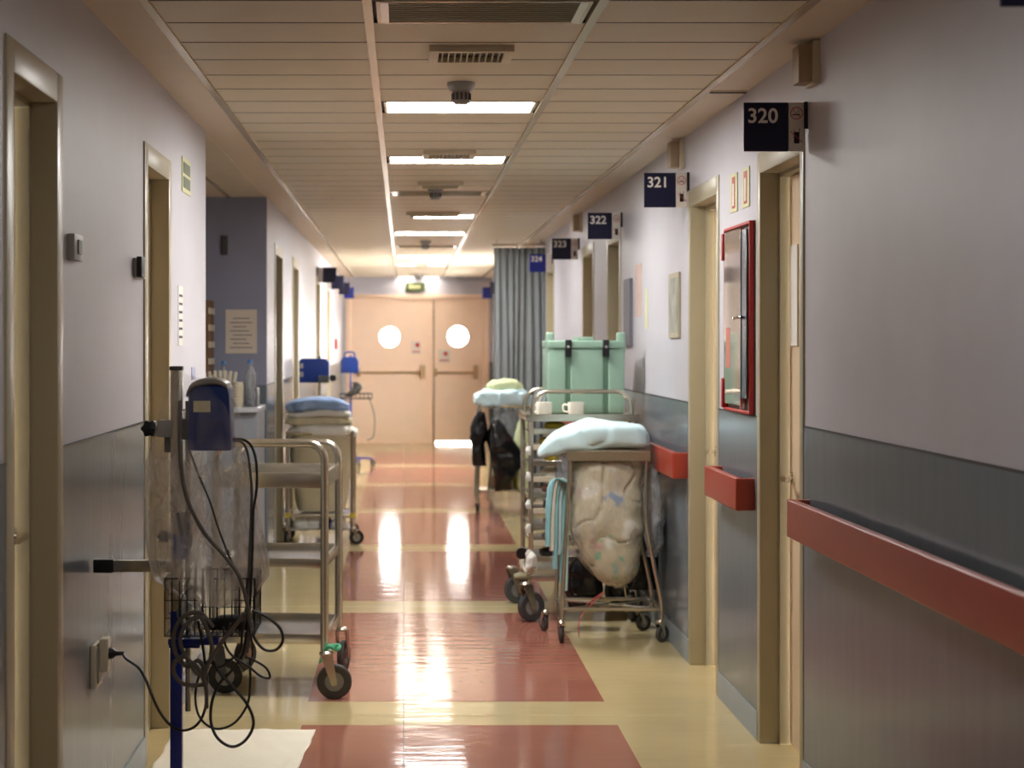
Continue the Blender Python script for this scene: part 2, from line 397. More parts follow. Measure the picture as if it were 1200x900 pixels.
for k in range(-2, 60):
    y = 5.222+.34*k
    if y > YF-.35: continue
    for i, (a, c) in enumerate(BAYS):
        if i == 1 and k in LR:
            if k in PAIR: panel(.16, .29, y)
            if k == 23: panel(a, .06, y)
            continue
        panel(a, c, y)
for k in (8, 9, 10, 11, 12, 13, 14, 15, 16, 17):
    B().box(-1.15, -.92, 5.2255+.34*k, 5.5585+.34*k, ZC-.004, ZC).build('ceiling_panel', M_ceil, ce, bevel=.001, seg=1)
lb = B()
for k in range(-24, -2):
    y = 5.222+.34*k
    if y < YB: continue
    for i, (a, c) in enumerate(BAYS):
        if not (i == 1 and k in LR): lb.box(a, c, y+.002, y+.338, ZC, ZC+.012)
o = lb.build('ceiling_panels_behind_viewer', M_ceil, ce, smooth=False); o['kind'] = 'stuff'
o.name = 'ceiling_panel_field'

ordn = {5: 'nearest lit', 11: 'second lit', 23: 'short third lit', 29: 'fourth lit', -1: 'unlit nearest', 17: 'unlit', 35: 'unlit distant',
        41: 'full-width far warm', 47: 'paired', 59: 'paired farthest', -7: 'lit', -13: 'lit'}
LAMPLAB = {5: 'lit rectangular ceiling lamp just behind the smoke detector, largest glowing one', 11: 'lit rectangular ceiling lamp second from the viewer',
 23: 'short lit ceiling lamp beginning right of the left rail, third from the viewer', 29: 'lit ceiling lamp fourth from the viewer, beyond the short one',
 -1: 'unlit ceiling lamp with ribbed olive diffuser and white end clips, nearest the viewer', 17: 'unlit ceiling lamp beyond the small far vent',
 35: 'unlit ceiling lamp before the far full-width lit one', 41: 'warm lit ceiling lamp spanning both rails near the far end',
 -7: 'lit ceiling lamp overhead behind the viewer', -13: 'second lit ceiling lamp overhead behind the viewer'}
def lamp(x0, x1, k, m, label):
    y = 5.222+.34*k
    t = thing('ceiling_lamp', ((x0+x1)/2, y+.17, ZC), label, 'ceiling lamp', 'recessed ceiling lamps')
    f = B(); z0, z1 = ZC-.003, ZC+.05
    for q in ((x0, x1, y+.004, y+.018), (x0, x1, y+.322, y+.336), (x0, x0+.012, y+.018, y+.322), (x1-.012, x1, y+.018, y+.322)):
        f.box(*q, z0, ZC+.015)
    f.build('lamp_frame', M_rail, t, bevel=.001, seg=1)
    B().box(x0+.012, x1-.012, y+.018, y+.322, ZC+.002, ZC+.010).build('lamp_diffuser', m, t)
    if m is M_lampoff:
        r = B()
        for i in range(9): r.box(x0+.03, x1-.03, y+.04+i*.031, y+.046+i*.031, ZC-.002, ZC+.003)
        r.build('lamp_louvre', M_lampoff, t, smooth=False)
        for xx in (x0+.012, x1-.036): B().box(xx, xx+.024, y+.02, y+.32, ZC-.004, ZC+.004).build('end_clip', M_cup, t)
for k in sorted(LR):
    if k in PAIR:
        for s_, (a, c) in (('left', (-.085, .15)), ('right', (.30, .53))):
            lamp(a, c, k, M_lamplast if k == 59 else M_lampfar, ('%s small warm ceiling lamp of the pair nearest the end doors' if k == 59 else '%s small warm ceiling lamp of the pair before the last one') % s_)
    else:
        lamp(.07 if k == 23 else -.08, .545, k, M_lampoff if k in OFF else (M_lampfar if k in WARM else (M_lampdim if k < -2 else M_lamp)), LAMPLAB[k])

# ------------------------------------------------------------------ doors with frames
def door(n, x, s, y0, y1, label, handle=True, fw=.065, leafm=None, far=False):
    """x wall face, s=+1 if the wall body lies towards +x"""
    t = thing('door_%d' % n, (x, (y0+y1)/2, 0), label, 'door', kind='structure')
    def bx(b, d0, d1, *r): a, c = sorted((x+s*d0, x+s*d1)); b.box(a, c, *r)
    f = B()
    bx(f, -.007, .125, y0, y0+fw, 0, ZO); bx(f, -.007, .125, y1-fw, y1, 0, ZO); bx(f, -.007, .125, y0+fw, y1-fw, ZI, ZO)
    f.build('door_frame', M_frame, t, bevel=.005)
    g = B()
    bx(g, .064, .2, y0+fw-.001, y0+fw+.014, 0, ZI); bx(g, .064, .2, y1-fw-.014, y1-fw+.001, 0, ZI); bx(g, .064, .2, y0+fw, y1-fw, ZI-.014, ZI+.02)
    g.build('door_stop', M_frame, t, bevel=.002, seg=1)
    l = B(); bx(l, .100, .140, y0+fw+.004, y1-fw-.024, .006, ZI-.016)
    leaf = l.build('door_leaf', leafm or M_leaf, t, bevel=.002, seg=1)
    if handle:
        h = B(); yh = (y1-fw-.09) if handle == 'far' else (y0+fw+.12)
        hd = -1 if handle == 'far' else 1
        h.lathe([(.024, 0), (.024, .008), (.009, .010), (.009, .035)], (x+s*.100-s*.008*(1), yh, 1.0), 'X', 16) if s < 0 else h.lathe([(.024, 0), (.024, -.008), (.009, -.010), (.009, -.035)], (x+s*.100+.001, yh, 1.0), 'X', 16)
        h.tube([(x+s*.100-s*.04, yh, 1.0), (x+s*.100-s*.045, yh+hd*-.0, 1.0), (x+s*.100-s*.045, yh-hd*-.10, 1.0)], .009, 10)
        h.build('door_handle', M_chrome, leaf)
    return t, leaf
dn = 1
for i, (a, c) in enumerate(DL):
    door(dn, XL, -1, a, c, ['olive beige framed door at the far left edge with chrome lever', 'second beige framed door on the left, before the recess'][i],
         'far' if i == 0 else False, fw=.075); dn += 1
RL = ['door 320 with beige frame beside the long dark red handrail', 'door 321 with beige frame beyond the hose cabinet', 'door 322, beige frame beyond the grey container',
      'door 323 with beige frame', 'door 324 beside the grey curtain', 'beige door behind the curtain on the right', 'last beige door on the right before the end doors']
for i, (a, c) in enumerate(DR):
    t, lf = door(dn, XR, 1, a, c, RL[i], 'far' if i < 2 else False, fw=.05); dn += 1
    if i == 0:
        lab(B().box(XR+.094, XR+.1005, 6.22, 6.33, 1.49, 1.86).build('door_notice', M_paper, lf), 'clear sleeved paper on the door')
for i, (a, c) in enumerate(DR0):
    door(dn, XR, 1, a, c, 'beige framed door in the right wall beside the viewer', False); dn += 1
for i, (a, c) in enumerate(DLF):
    door(dn, XL, -1, a, c, ['first beige door frame beyond the recess on the left', 'second beige door frame beyond the recess', 'cream door frame behind the far monitors', 'last cream door frame on the left'][i], False,
         leafm=(M_black if i == 0 else M_cream)); dn += 1

# far double doors
dd = thing('door_%d' % dn, ((DX0+DX1)/2, YF, 0), 'peach coloured double fire doors with round windows and push bars at corridor end', 'door', kind='structure')
f = B(); f.box(DX0-.03, DX0+.05, YF-.02, YF+.12, 0, DZ+.03); f.box(DX1-.05, DX1+.03, YF-.02, YF+.12, 0, DZ+.03); f.box(DX0+.05, DX1-.05, YF-.02, YF+.12, DZ-.03, DZ+.03)
f.build('door_frame', M_peach, dd, bevel=.004)
def leaf_round(x0, x1, cx, cz, r, z0, z1, y0, y1, parent):
    """leaf with a real round hole"""
    b = B(); n = 32; ring = [(cx+r*math.cos(2*PI*j/n), cz+r*math.sin(2*PI*j/n)) for j in range(n)]
    def proj(px, pz):   # push ring point out to the rectangle
        dx, dz = px-cx, pz-cz; ts = []
        if dx > 1e-9: ts.append((x1-cx)/dx)
        if dx < -1e-9: ts.append((x0-cx)/dx)
        if dz > 1e-9: ts.append((z1-cz)/dz)
        if dz < -1e-9: ts.append((z0-cz)/dz)
        t = min(ts); return cx+dx*t, cz+dz*t
    out = [proj(*p) for p in ring]; vs = []
    for y in (y0, y1): vs += [(p[0], y, p[1]) for p in ring]+[(p[0], y, p[1]) for p in out]
    fs = []
    for j in range(n):
        k = (j+1) % n
        fs += [(j, k, n+k, n+j), (2*n+j, 3*n+j, 3*n+k, 2*n+k), (j, 2*n+j, 2*n+k, k), (n+j, n+k, 3*n+k, 3*n+j)]
    # corners
    def corner(x, z):
        ang = math.atan2(z-cz, x-cx) % (2*PI); j = int(ang/(2*PI)*n) % n; k = (j+1) % n
        o = len(vs); vs.append((x, y0, z)); vs.append((x, y1, z))
        fs.append((n+j, n+k, o)); fs.append((3*n+j, o+1, 3*n+k)); fs.append((n+j, o, o+1, 3*n+j)); fs.append((o, n+k, 3*n+k, o+1))
    for x in (x0, x1):
        for z in (z0, z1): corner(x, z)
    b.add(vs, fs); return b.build('door_leaf', M_peach, parent, smooth=False)
for (x0, x1, cx, cz, r, zb) in ((-.787, .385, -.21, 1.59, .15, .004), (.45, 1.196, .815, 1.60, .155, .028)):
    lf = leaf_round(x0, x1, cx, cz, r, zb, DZ-.034, YF+.02, YF+.065, dd)
    B().lathe([(r+.012, 0), (r+.012, .006), (r-.008, .006), (r-.008, 0)], (cx, YF+.014, cz), 'Y', 32).build('window_ring', M_cream, lf) if 0 else None
    B().lathe([(r-.001, 0), (r-.001, .004)], (cx, YF+.04, cz), 'Y', 32).build('window_pane', M_glass, lf, smooth=False)
    bar = B(); xa, xb = (x0+.12, x1-.1) if x0 < 0 else (x0+.03, x1-.12)
    bar.tube([(xa, YF-.06, 1.06), (xb, YF-.06, 1.06)], .018, 10)
    bar.box(xb-.03, xb+.04, YF-.07, YF+.02, .96, 1.17); bar.box(xa-.03, xa+.02, YF-.07, YF+.02, 1.0, 1.12)
    lab(bar.build('push_bar', mat('brown_metal', (168, 140, 104), .4, .3), lf, smooth=False), 'horizontal brown push bar with end boxes')
B().box(.387, .448, YF+.0, YF+.09, 0, DZ-.03).build('door_post', M_peach, dd)
B().box(.440, .462, YF-.01, YF+.0, .0, DZ-.06).build('astragal_strip', mat('brown_strip', (150, 120, 90), .5), dd)
for (a, c, z0, z1) in ((.115, .26, 1.33, 1.53), (.52, .70, 1.20, 1.40)):
    p = B().box(a, c, YF+.014, YF+.0198, z0, z1).build('door_notice', M_paper2, dd)
    m = B(); m.lathe([(.035, -.002), (.035, .0)], ((a+c)/2+.02, YF+.013, z1-.06), 'Y', 16); m.box(a+.02, c-.02, YF+.011, YF+.0138, z0+.03, z0+.05)
    m.build('notice_print', M_red, p, smooth=False)
lab(B().box(DX0+.04, DX1-.04, YF+.07, YF+.11, DZ-.08, DZ+.01).build('door_stop', M_peach, dd), 'top door stop')
B().box(DX0+.04, DX0+.10, YF+.07, YF+.11, 0, DZ).build('door_stop', M_peach, dd); B().box(DX1-.10, DX1-.04, YF+.07, YF+.11, 0, DZ).build('door_stop', M_peach, dd)
B().box(.372, .48, YF+.07, YF+.11, 0, DZ).build('door_stop', M_peach, dd); B().box(DX0+.05, .40, YF+.07, YF+.10, 0, .02).build('door_sill', M_peach, dd)
# emergency exit sign over the doors
t = thing('exit_sign', (.17, YF-.02, 2.3), 'green emergency exit sign above the end double doors', 'sign')
B().box(.03, .32, YF-.045, YF-.001, 2.27, 2.405).build('sign_body', M_signgreen, t, bevel=.006)
b = B()
for i in range(5): b.box(.085+i*.035, .108+i*.035, YF-.048, YF-.045, 2.31, 2.37)
b.build('sign_print', M_glow, t, smooth=False)

# ================================================================== NUMBER SIGNS
def numsign(Y, num, label, left=False, bl=M_navy, nm='room_sign'):
    x = XL if left else XR; s = 1 if left else -1; zt, zb = 2.298, 2.136
    t = thing('room_sign', (x, Y, zb), label, 'sign', 'room number signs')
    xa, xb = (x+.062, x+.212) if left else (x-.212, x-.064)
    B().box(xa, xb, Y, Y+.012, zb, zt).build('number_panel', bl, t, bevel=.0015, seg=1)
    xa2, xb2 = (x+.012, x+.060) if left else (x-.063, x-.012)
    B().box(xa2, xb2, Y, Y+.012, zb, zt).build('icon_panel', M_signgrey, t, bevel=.0015, seg=1)
    xc, xd = sorted((x, x-s*-.014)) if left else (x-.012, x)
    B().box(min(xc, xd), max(xc, xd), Y-.004, Y+.016, zb+.075, zt+.002).build('wall_bracket', M_black, t)
    if num:
        text(num, .068, M_letter, 'room_number', t, at(xa+.012, Y-.0006, zt-.067), bold=.0012)
    cx = (xa2+xb2)/2
    if Y < 14 and not left:
        ip = t
        r = B(); n = 28
        pts = [(cx+.0195*math.cos(2*PI*j/n), Y-.001, zt-.036+.0195*math.sin(2*PI*j/n)) for j in range(n+1)]
        r.tube(pts, .0014, 6); r.beam((cx-.013, Y-.001, zt-.024), (cx+.013, Y-.001, zt-.050), .002, .0014)
        lab(r.build('no_smoking_ring', M_red, ip), 'red prohibition ring with a bar')
        c = B(); c.box(cx-.013, cx+.008, Y-.001, Y, zt-.043, zt-.039); c.box(cx+.009, cx+.012, Y-.001, Y, zt-.043, zt-.037)
        c.tube([(cx+.009, Y-.0005, zt-.037), (cx+.004, Y-.0005, zt-.032), (cx+.010, Y-.0005, zt-.028), (cx+.005, Y-.0005, zt-.023)], .0007, 5, 3)
        c.build('cigarette_icon', M_ink, ip, smooth=False)
        ph = B(); z = zt-.118
        ph.box(cx-.008, cx+.010, Y-.001, Y, z-.018, z+.012); ph.box(cx-.006, cx+.008, Y-.0011, Y-.001, z+.012, z+.020); ph.box(cx+.008, cx+.010, Y-.001, Y, z+.012, z+.032)
        ph.box(cx-.008, cx-.006, Y-.001, Y, z+.012, z+.028)
        ph.build('phone_icon', M_black, ip, smooth=False)
        s2 = B(); s2.beam((cx-.020, Y-.002, z+.022), (cx+.020, Y-.002, z-.016), .0085, .001); s2.build('red_slash', M_red, ip)
    return t
numsign(3.22, '319', 'dark blue hanging sign cut off at the top right picture corner')
numsign(5.66, '320', 'navy sign reading 320 with no-smoking and no-phone icons')
numsign(8.0, '321', 'navy sign reading 321 above the door past the hose cabinet')
numsign(10.45, '322', 'smaller navy sign reading 322 above the door beyond the mint container')
numsign(13.0, '323', 'small distant navy sign reading 323')
numsign(15.3, '324', 'brighter blue sign reading 324 in front of the curtain', bl=M_navy2)
numsign(22.3, '', 'dark number sign beyond the curtain, left of it', bl=M_navy)
numsign(24.4, '', 'blue number sign on the right close to the end doors', bl=M_navy2)
numsign(18.0, '', 'largest dark sign of the row on the far left wall', left=True)
numsign(20.2, '', 'second dark sign of the row on the far left wall', left=True)
numsign(22.5, '', 'third dark sign of the row on the far left wall', left=True)
numsign(24.4, '', 'blue sign of the far left row next to the end doors', left=True, bl=M_navy2)
# call lamps above doors
for Y, lb_ in ((5.50, 'beige call lamp box high on the right wall above sign 320'), (8.15, 'small beige call lamp box high beyond sign 321'),
               (12.8, 'tiny beige call lamp box beyond sign 322')):
    t = thing('call_lamp', (XR, Y, 2.34), lb_, 'call lamp', 'call lamp boxes over the doors')
    B().box(XR-.022, XR, Y-.01, Y+.11, 2.335, 2.475).build('back_plate', M_cream, t, bevel=.003)
    B().box(XR-.066, XR-.021, Y+.005, Y+.095, 2.342, 2.465).build('lamp_cover', M_tan, t, bevel=.004)
# small luminous fire signs
for y0, y1, l in ((6.84, 6.98, 'small red and cream fire sign, the one further from door 320'), (6.6, 6.74, 'small red and cream fire sign nearer door 320')):
    t = thing('fire_sign', (XR, (y0+y1)/2, 2.03), l, 'sign')
    B().box(XR-.004, XR, y0, y1, 2.03, 2.185).build('sign_plate', M_glow, t, bevel=.001, seg=1)
    B().box(XR-.0055, XR-.004, y0+.04, y1-.04, 2.045, 2.172).build('red_field', M_red, t)
    B().box(XR-.0065, XR-.0055, y0+.055, y1-.055, 2.055, 2.145).build('pictogram', M_paper, t)
# fire hose cabinet
t = thing('fire_hose_cabinet', (XR, 6.75, 1.224), 'red framed glass fire hose cabinet between doors 320 and 321', 'cabinet')
ya, yb, z0, z1 = 6.50, 7.02, 1.226, 1.968
c = B(); c.box(XR-.006, XR, ya, yb, z0, z1); c.build('cabinet_back', mat('cabinet_inside', (150, 140, 132), .5), t)
c = B()
for r in ((ya, ya+.008, z0, z1), (yb-.008, yb, z0, z1), (ya+.008, yb-.008, z0, z0+.012), (ya+.008, yb-.008, z1-.012, z1)):
    c.box(XR-.024, XR-.001, *r)
c.build('cabinet_frame', M_red, t, bevel=.002, seg=1)
B().box(XR-.028, XR-.025, ya+.13, yb-.03, z0+.03, z1-.02).build('glass_door', mat('mirror_like_glass', (186, 176, 170), .06, .85), t)
B().box(XR-.031, XR-.024, ya+.02, ya+.12, z0+.06, z1-.03).build('dark_side_panel', mat('slate_panel', (70, 76, 92), .2, .4), t, bevel=.002, seg=1)
B().box(XR-.034, XR-.02, ya+.12, ya+.13, z0+.02, z1-.02).build('door_edge', M_chrome, t)
b = B(); b.tube([(XR-.034, ya+.10, 1.60), (XR-.05, ya+.12, 1.60), (XR-.05, ya+.17, 1.595)], .006, 8); b.build('latch', M_chrome, t)
for za, zb_ in ((z0+.01, z0+.13), (z1-.13, z1-.02)):
    B().box(XR-.034, XR-.015, yb-.022, yb+.004, za, zb_).build('corner_clip', M_red, t, bevel=.002, seg=1)
B().box(XR-.0285, XR-.028, yb-.16, yb-.08, 1.40, 1.56).build('instruction_label', mat('salmon_label', (200, 120, 108), .5), t)
hb = B(); hb.lathe([(.01, 0), (.20, 0), (.20, .010), (.01, .010)], (XR-.020, 6.79, 1.50), 'X', 24); hb.build('hose_reel', M_red, t)

# handrails
def handrail(y0, y1, label, e0=True, e1=True):
    t = thing('handrail', (XR, (y0+y1)/2, .86), label, 'handrail', 'red wall handrails')
    b = B(); xo = XR-.075
    # rounded rail profile swept along the wall, end caps returning to the wall
    prof = [(0, .861), (-.008, .860)]
    rows = []
    def ring(y, dx): return [(xo+.026, y, .872), (xo+.004, y, .862), (xo, y, .870), (xo, y, .972), (xo+.006, y, .982), (xo+.026, y, .985)]
    b.box(xo, xo+.028, y0, y1, .860, .985)
    r = b.build('rail_body', M_handrail, t, bevel=.007, seg=3)
    if e0: B().box(xo+.002, XR, y0-.001, y0+.03, .861, .984).build('rail_end', M_handrail, t, bevel=.007, seg=3)
    if e1: B().box(xo+.002, XR, y1-.03, y1+.001, .861, .984).build('rail_end', M_handrail, t, bevel=.007, seg=3)
    y = y0+.3
    while y < y1-.1:
        B().box(xo+.026, XR, y, y+.05, .89, .95).build('rail_bracket', M_dgrey, t); y += .9
handrail(3.25, 5.64, 'long dark red handrail on the near right wall')
handrail(6.50, 7.18, 'short bright red handrail under the fire hose cabinet')
handrail(8.03, 10.45, 'red handrail on the right wall behind the laundry bag cart')
handrail(12.86, 15.1, 'red handrail on the right wall behind the tray rack and black bags')

# ceiling hatch, vents, detectors
t = thing('ceiling_grille', (1.25, 6.8, ZC), 'flat pale grille in the ceiling margin above door 320', 'vent')
B().box(1.185, 1.335, 6.62, 7.0, ZC-.006, ZC).build('grille_plate', M_plaster, t, bevel=.002, seg=1)
b = B()
for i in range(1): b.box(1.19, 1.332, 6.625, 6.645, ZC-.009, ZC-.006)
b.build('grille_slot', M_seam_shade, t, smooth=False)
def vent(k, x0, x1, label):
    y = 5.222+.34*k
    t = thing('ceiling_vent', ((x0+x1)/2, y+.17, ZC), label, 'vent', 'ceiling vents')
    ya, yb = y+.05, y+.30; z = ZC-.022
    B().box(x0+.03, x1-.03, ya+.03, yb-.03, ZC-.003, ZC+.0).build('vent_throat', M_black, t)
    f = B()
    f.box(x0+.03, x1-.03, ya, ya+.03, z, ZC); f.box(x0+.03, x1-.03, yb-.03, yb, z, ZC)
    f.box(x0, x0+.032, ya, yb, z, ZC); f.box(x1-.032, x1, ya, yb, z, ZC)
    f.build('vent_frame', M_cream, t, bevel=.003)
    n = 10
    for i in range(n):
        x = x0+.045+i*(x1-x0-.09)/(n-1)
        B().beam((x, ya+.03, ZC-.012), (x, yb-.03, ZC-.012), .003, .018).build('vent_fin', M_cream, t)
vent(1, .085, .365, 'near ceiling vent with dark slots, before the smoke detector')
vent(15, .085, .365, 'smaller far ceiling vent beyond the second lit lamp')
vent(10, .10, .37, 'ceiling vent directly before the second lit lamp')
vent(22, .02, .42, 'distant ceiling vent before the short third lit lamp')
def detector(x, y, label):
    t = thing('smoke_detector', (x, y, ZC), label, 'smoke detector', 'smoke detectors')
    B().lathe([(.053, 0), (.053, -.012), (.046, -.028), (.034, -.034)], (x, y, ZC), n=28).build('detector_base', M_grey, t)
    b = B(); b.lathe([(.033, -.030), (.033, -.070), (.026, -.080), (.005, -.082)], (x, y, ZC), n=24); b.build('detector_body', M_grey, t)
    b = B()
    for j in range(12):
        a = 2*PI*j/12; b.box(x+.033*math.cos(a)-.004, x+.033*math.cos(a)+.004, y+.033*math.sin(a)-.004, y+.033*math.sin(a)+.004, ZC-.066, ZC-.04)
    b.build('detector_slot', M_dgrey, t, smooth=False)
detector(.217, 6.43, 'round grey smoke detector before the nearest lit ceiling lamp')
detector(.20, 10.7, 'distant grey smoke detector beyond the second lit lamp')
detector(.21, 16.4, 'tiny far smoke detector beyond the fourth lit lamp')
detector(.21, 24.4, 'tiny smoke detector close to the end doors')

# ================================================================== LEFT WALL BITS
t = thing('wall_plate', (XL, 4.73, 1.72), 'small grey box on the left wall right of the near door', 'wall box')
B().box(XL, XL+.022, 4.66, 4.79, 1.728, 1.80).build('plate_body', M_grey, t, bevel=.004)
B().box(XL+.022, XL+.026, 4.70, 4.75, 1.745, 1.785).build('plate_key', M_dgrey, t, bevel=.001, seg=1)
t = thing('card_reader', (XL, 5.9, 1.72), 'small black box on the left wall before the second door', 'wall box')
B().box(XL, XL+.012, 5.80, 6.00, 1.725, 1.79).build('reader_plate', M_grey, t, bevel=.003)
B().box(XL+.012, XL+.03, 5.80, 5.88, 1.725, 1.795).build('reader_body', M_black, t, bevel=.004)
t = thing('exit_sign', (XL, 7.2, 2.13), 'small yellow green exit sign flat on the left wall past the second door', 'sign')
B().box(XL, XL+.004, 7.07, 7.34, 2.13, 2.275).build('sign_plate', M_glow, t)
b = B(); b.box(XL+.004, XL+.006, 7.10, 7.31, 2.15, 2.195); b.box(XL+.004, XL+.006, 7.10, 7.31, 2.21, 2.255); b.build('sign_print', M_signgreen, t, smooth=False)
t = thing('wall_notice', (XL, 7.0, 1.5), 'white paper notice with small print on bright left wall', 'notice')
B().box(XL, XL+.002, 6.96, 7.10, 1.49, 1.735).build('paper_sheet', M_paper, t)
b = B()
for i in range(6): b.box(XL+.002, XL+.003, 6.98, 7.08, 1.52+i*.034, 1.53+i*.034)
b.build('print', M_ink, t, smooth=False)
t = thing('wall_sticker', (XL, 7.45, 1.34), 'small blue sticker low on the bright left wall', 'sticker')
B().box(XL, XL+.002, 7.40, 7.52, 1.34, 1.395).build('sticker_print', M_navy2, t)
# socket + plug
t = thing('wall_socket', (XL, 5.1, .48), 'cream wall socket low on grey dado at the left', 'socket')
B().box(XL+.004, XL+.02, 4.99, 5.10, .485, .615).build('socket_plate', M_cream, t, bevel=.005)
B().box(XL+.02, XL+.026, 5.005, 5.085, .50, .60).build('socket_insert', M_grey, t, bevel=.003)
t = thing('plug_adapter', (XL+.04, 5.05, .5), 'white plug adapter pushed into the wall socket', 'plug')
B().box(XL+.024, XL+.05, 5.02, 5.07, .53, .63).build('adapter_body', M_cream, t, bevel=.006)
cd_ = B(); cd_.lathe([(.018, 0), (.016, .012), (.008, .02), (.006, .045)], (XL+.05, 5.045, .583), 'X', 12)
cd_.build('plug', M_black, t)

# ================================================================== ALCOVE
t = thing('paper_notice', (-1.09, 11.45, 1.43), 'beige paper notice taped on the blue grey recess wall', 'notice')
B().box(-1.195, -.985, 11.452, 11.4595, 1.43, 1.725).build('paper_sheet', M_paper2, t)
b = B()
for i in range(8): b.box(-1.165+(i % 2)*.02, -1.015-(i % 3)*.02, 11.4505, 11.452, 1.467+i*.028, 1.472+i*.028)
b.build('print', M_ink, t, smooth=False)
t = thing('wall_switch', (-1.2, 11.45, 2.1), 'dark narrow switch plate high on the recess wall', 'switch')
B().box(-1.225, -1.18, 11.44, 11.46, 2.09, 2.22).build('switch_plate', M_dgrey, t, bevel=.003)
t = thing('counter', (-1.5, 11.0, 0), 'grey counter against the recess wall, holding bottles and cups', 'counter')
B().box(-2.4, -.93, 10.85, 11.42, .08, 1.06).build('counter_body', mat('grey_laminate', (150, 156, 166), .4), t)
B().box(-2.42, -.925, 10.8, 11.43, 1.06, 1.09).build('counter_top', mat('pale_laminate', (196, 198, 204), .3), t, bevel=.004)
B().box(-2.4, -.95, 10.9, 11.4, 0, .08).build('plinth', M_dgrey, t)
def bottle(px, Y, h, label, r=.035):
    x = (px-473)*Y/2000; t = thing('water_bottle', (x, Y, 1.09), label, 'bottle', 'plastic bottles on the recess counter')
    B().lathe([(.02, 0), (r, .006), (r, .10), (r*.9, .12), (r, .14), (r, h-.09), (r*.5, h-.035), (.013, h-.02), (.013, h)], (x, Y, 1.09), n=20).build('bottle_body', M_filmgrey, t)
    B().lathe([(.015, h-.012), (.015, h+.012), (.013, h+.014)], (x, Y, 1.09), n=14).build('bottle_cap', M_bluecap, t)
bottle(293, 11.0, .29, 'tall clear bottle with blue cap under the paper notice', .04)
bottle(262, 11.1, .28, 'clear bottle standing among the paper sleeves')
x = (279-473)*10.95/2000
t = thing('cup_stack', (x, 10.95, 1.09), 'stack of cream paper cups beside the clear bottle', 'cups')
prof = [(.030, 0)]
for i in range(6): prof += [(.034+i*.0006, .03+i*.02), (.038, .034+i*.02), (.034, .036+i*.02)]
B().lathe(prof+[(.03, .16)], (x, 10.95, 1.09), n=20).build('cups', M_cream, t)
for i in range(7):
    xx = (250+i*3.6-473)*11.1/2000
    a = -.35+i*.11
    o = B().beam((xx, 10.98, 1.085), (xx+.13*math.sin(a), 10.98, 1.085+.24*math.cos(a)), .02, .012).build('paper_sleeve', M_cream, bevel=.003)
    tag(o, ['leftmost and most tilted', 'second from left', 'third from left', 'middle upright', 'third from right', 'second from right', 'rightmost tilting right'][i]+' cream paper sleeve in the bunch on the recess counter', 'paper sleeve', 'paper sleeves on the counter')
t = thing('letter_tray_stack', (-1.31, 11.2, 1.09), 'brown stack of trays at the left end of the recess view', 'trays')
B().box(-1.50, -1.268, 11.1, 11.4, 1.09, 1.78).build('tray_side', M_brown, t, bevel=.003)
for i in range(6): B().box(-1.268, -1.262, 11.08, 11.4, 1.14+i*.11, 1.18+i*.11).build('tray', M_cream, t)
t = thing('dark_box', (-.98, 11.1, 1.09), 'dark grey box on the counter beside the recess corner', 'box')
B().box(-1.02, -.945, 11.0, 11.2, 1.09, 1.21).build('box_body', M_dgrey, t, bevel=.004)

# ================================================================== RIGHT WALL BITS (beyond 321)
t = thing('framed_picture', (XR, 8.4, 1.52), 'small framed print on bright wall past door 321', 'picture')
B().box(XR-.012, XR, 8.25, 8.56, 1.525, 1.845).build('picture_frame', M_frame, t, bevel=.002, seg=1)
B().box(XR-.014, XR-.012, 8.275, 8.535, 1.55, 1.82).build('print', mat('faded_print', (150, 152, 140), .4, var=.3, scale=9), t)
t = thing('poster', (XR, 9.8, 1.6), 'faded pinkish poster on the right wall near door 322', 'poster')
B().box(XR-.003, XR, 9.60, 9.86, 1.65, 1.95).build('poster_sheet', mat('pinkish_print', (206, 180, 172), .6, var=.1, scale=12), t)
t = thing('notice_board', (XR, 10.1, 1.5), 'narrow dark edged notice on the right wall by door 322', 'notice')
B().box(XR-.02, XR, 9.98, 10.25, 1.48, 1.88).build('board_body', mat('grey_board', (110, 108, 116), .5), t, bevel=.002, seg=1)
t = thing('wall_sheet', (XR, 9.3, 1.5), 'small yellowish sheet on the bright right wall', 'notice')
B().box(XR-.003, XR, 9.36, 9.46, 1.58, 1.80).build('paper_sheet', mat('yellowish_paper', (214, 212, 178), .7), t)

# ================================================================== CURTAIN
t = thing('privacy_curtain', (1.1, 16.2, 0), 'long grey pleated curtain hanging across the right side', 'curtain')
b = B(); nx, nz = 120, 30; vs = []; x0, x1 = .855, 1.335
for k_ in range(nz+1):
    z = .12+(2.40-.12)*k_/nz
    for i in range(nx+1):
        u = i/nx; am = .022*(1-.3*k_/nz)
        vs.append((x0+(x1-x0)*u+(.03*(1-k_/nz)*math.sin(u*9)), 16.15+am*math.sin(u*2*PI*8+.6*math.sin(u*13)+.5*noise.noise(Vector((u*6, z, 0))))+.02*noise.noise(Vector((u*4, z*1.2, 3))), z))
fs = [(k_*(nx+1)+i, k_*(nx+1)+i+1, (k_+1)*(nx+1)+i+1, (k_+1)*(nx+1)+i) for k_ in range(nz) for i in range(nx)]
b.add(vs, fs); cu = b.build('curtain_cloth', M_curtain, t, smooth=True)
sm = cu.modifiers.new('s', 'SOLIDIFY'); sm.thickness = .003
B().tube([(.84, 16.15, 2.43), (1.34, 16.15, 2.43)], .012, 10).build('curtain_rail', M_steel, t)
for xx in (.88, 1.3): B().tube([(xx, 16.15, 2.43), (xx, 16.15, ZC)], .006, 8).build('rail_hanger', M_steel, t)

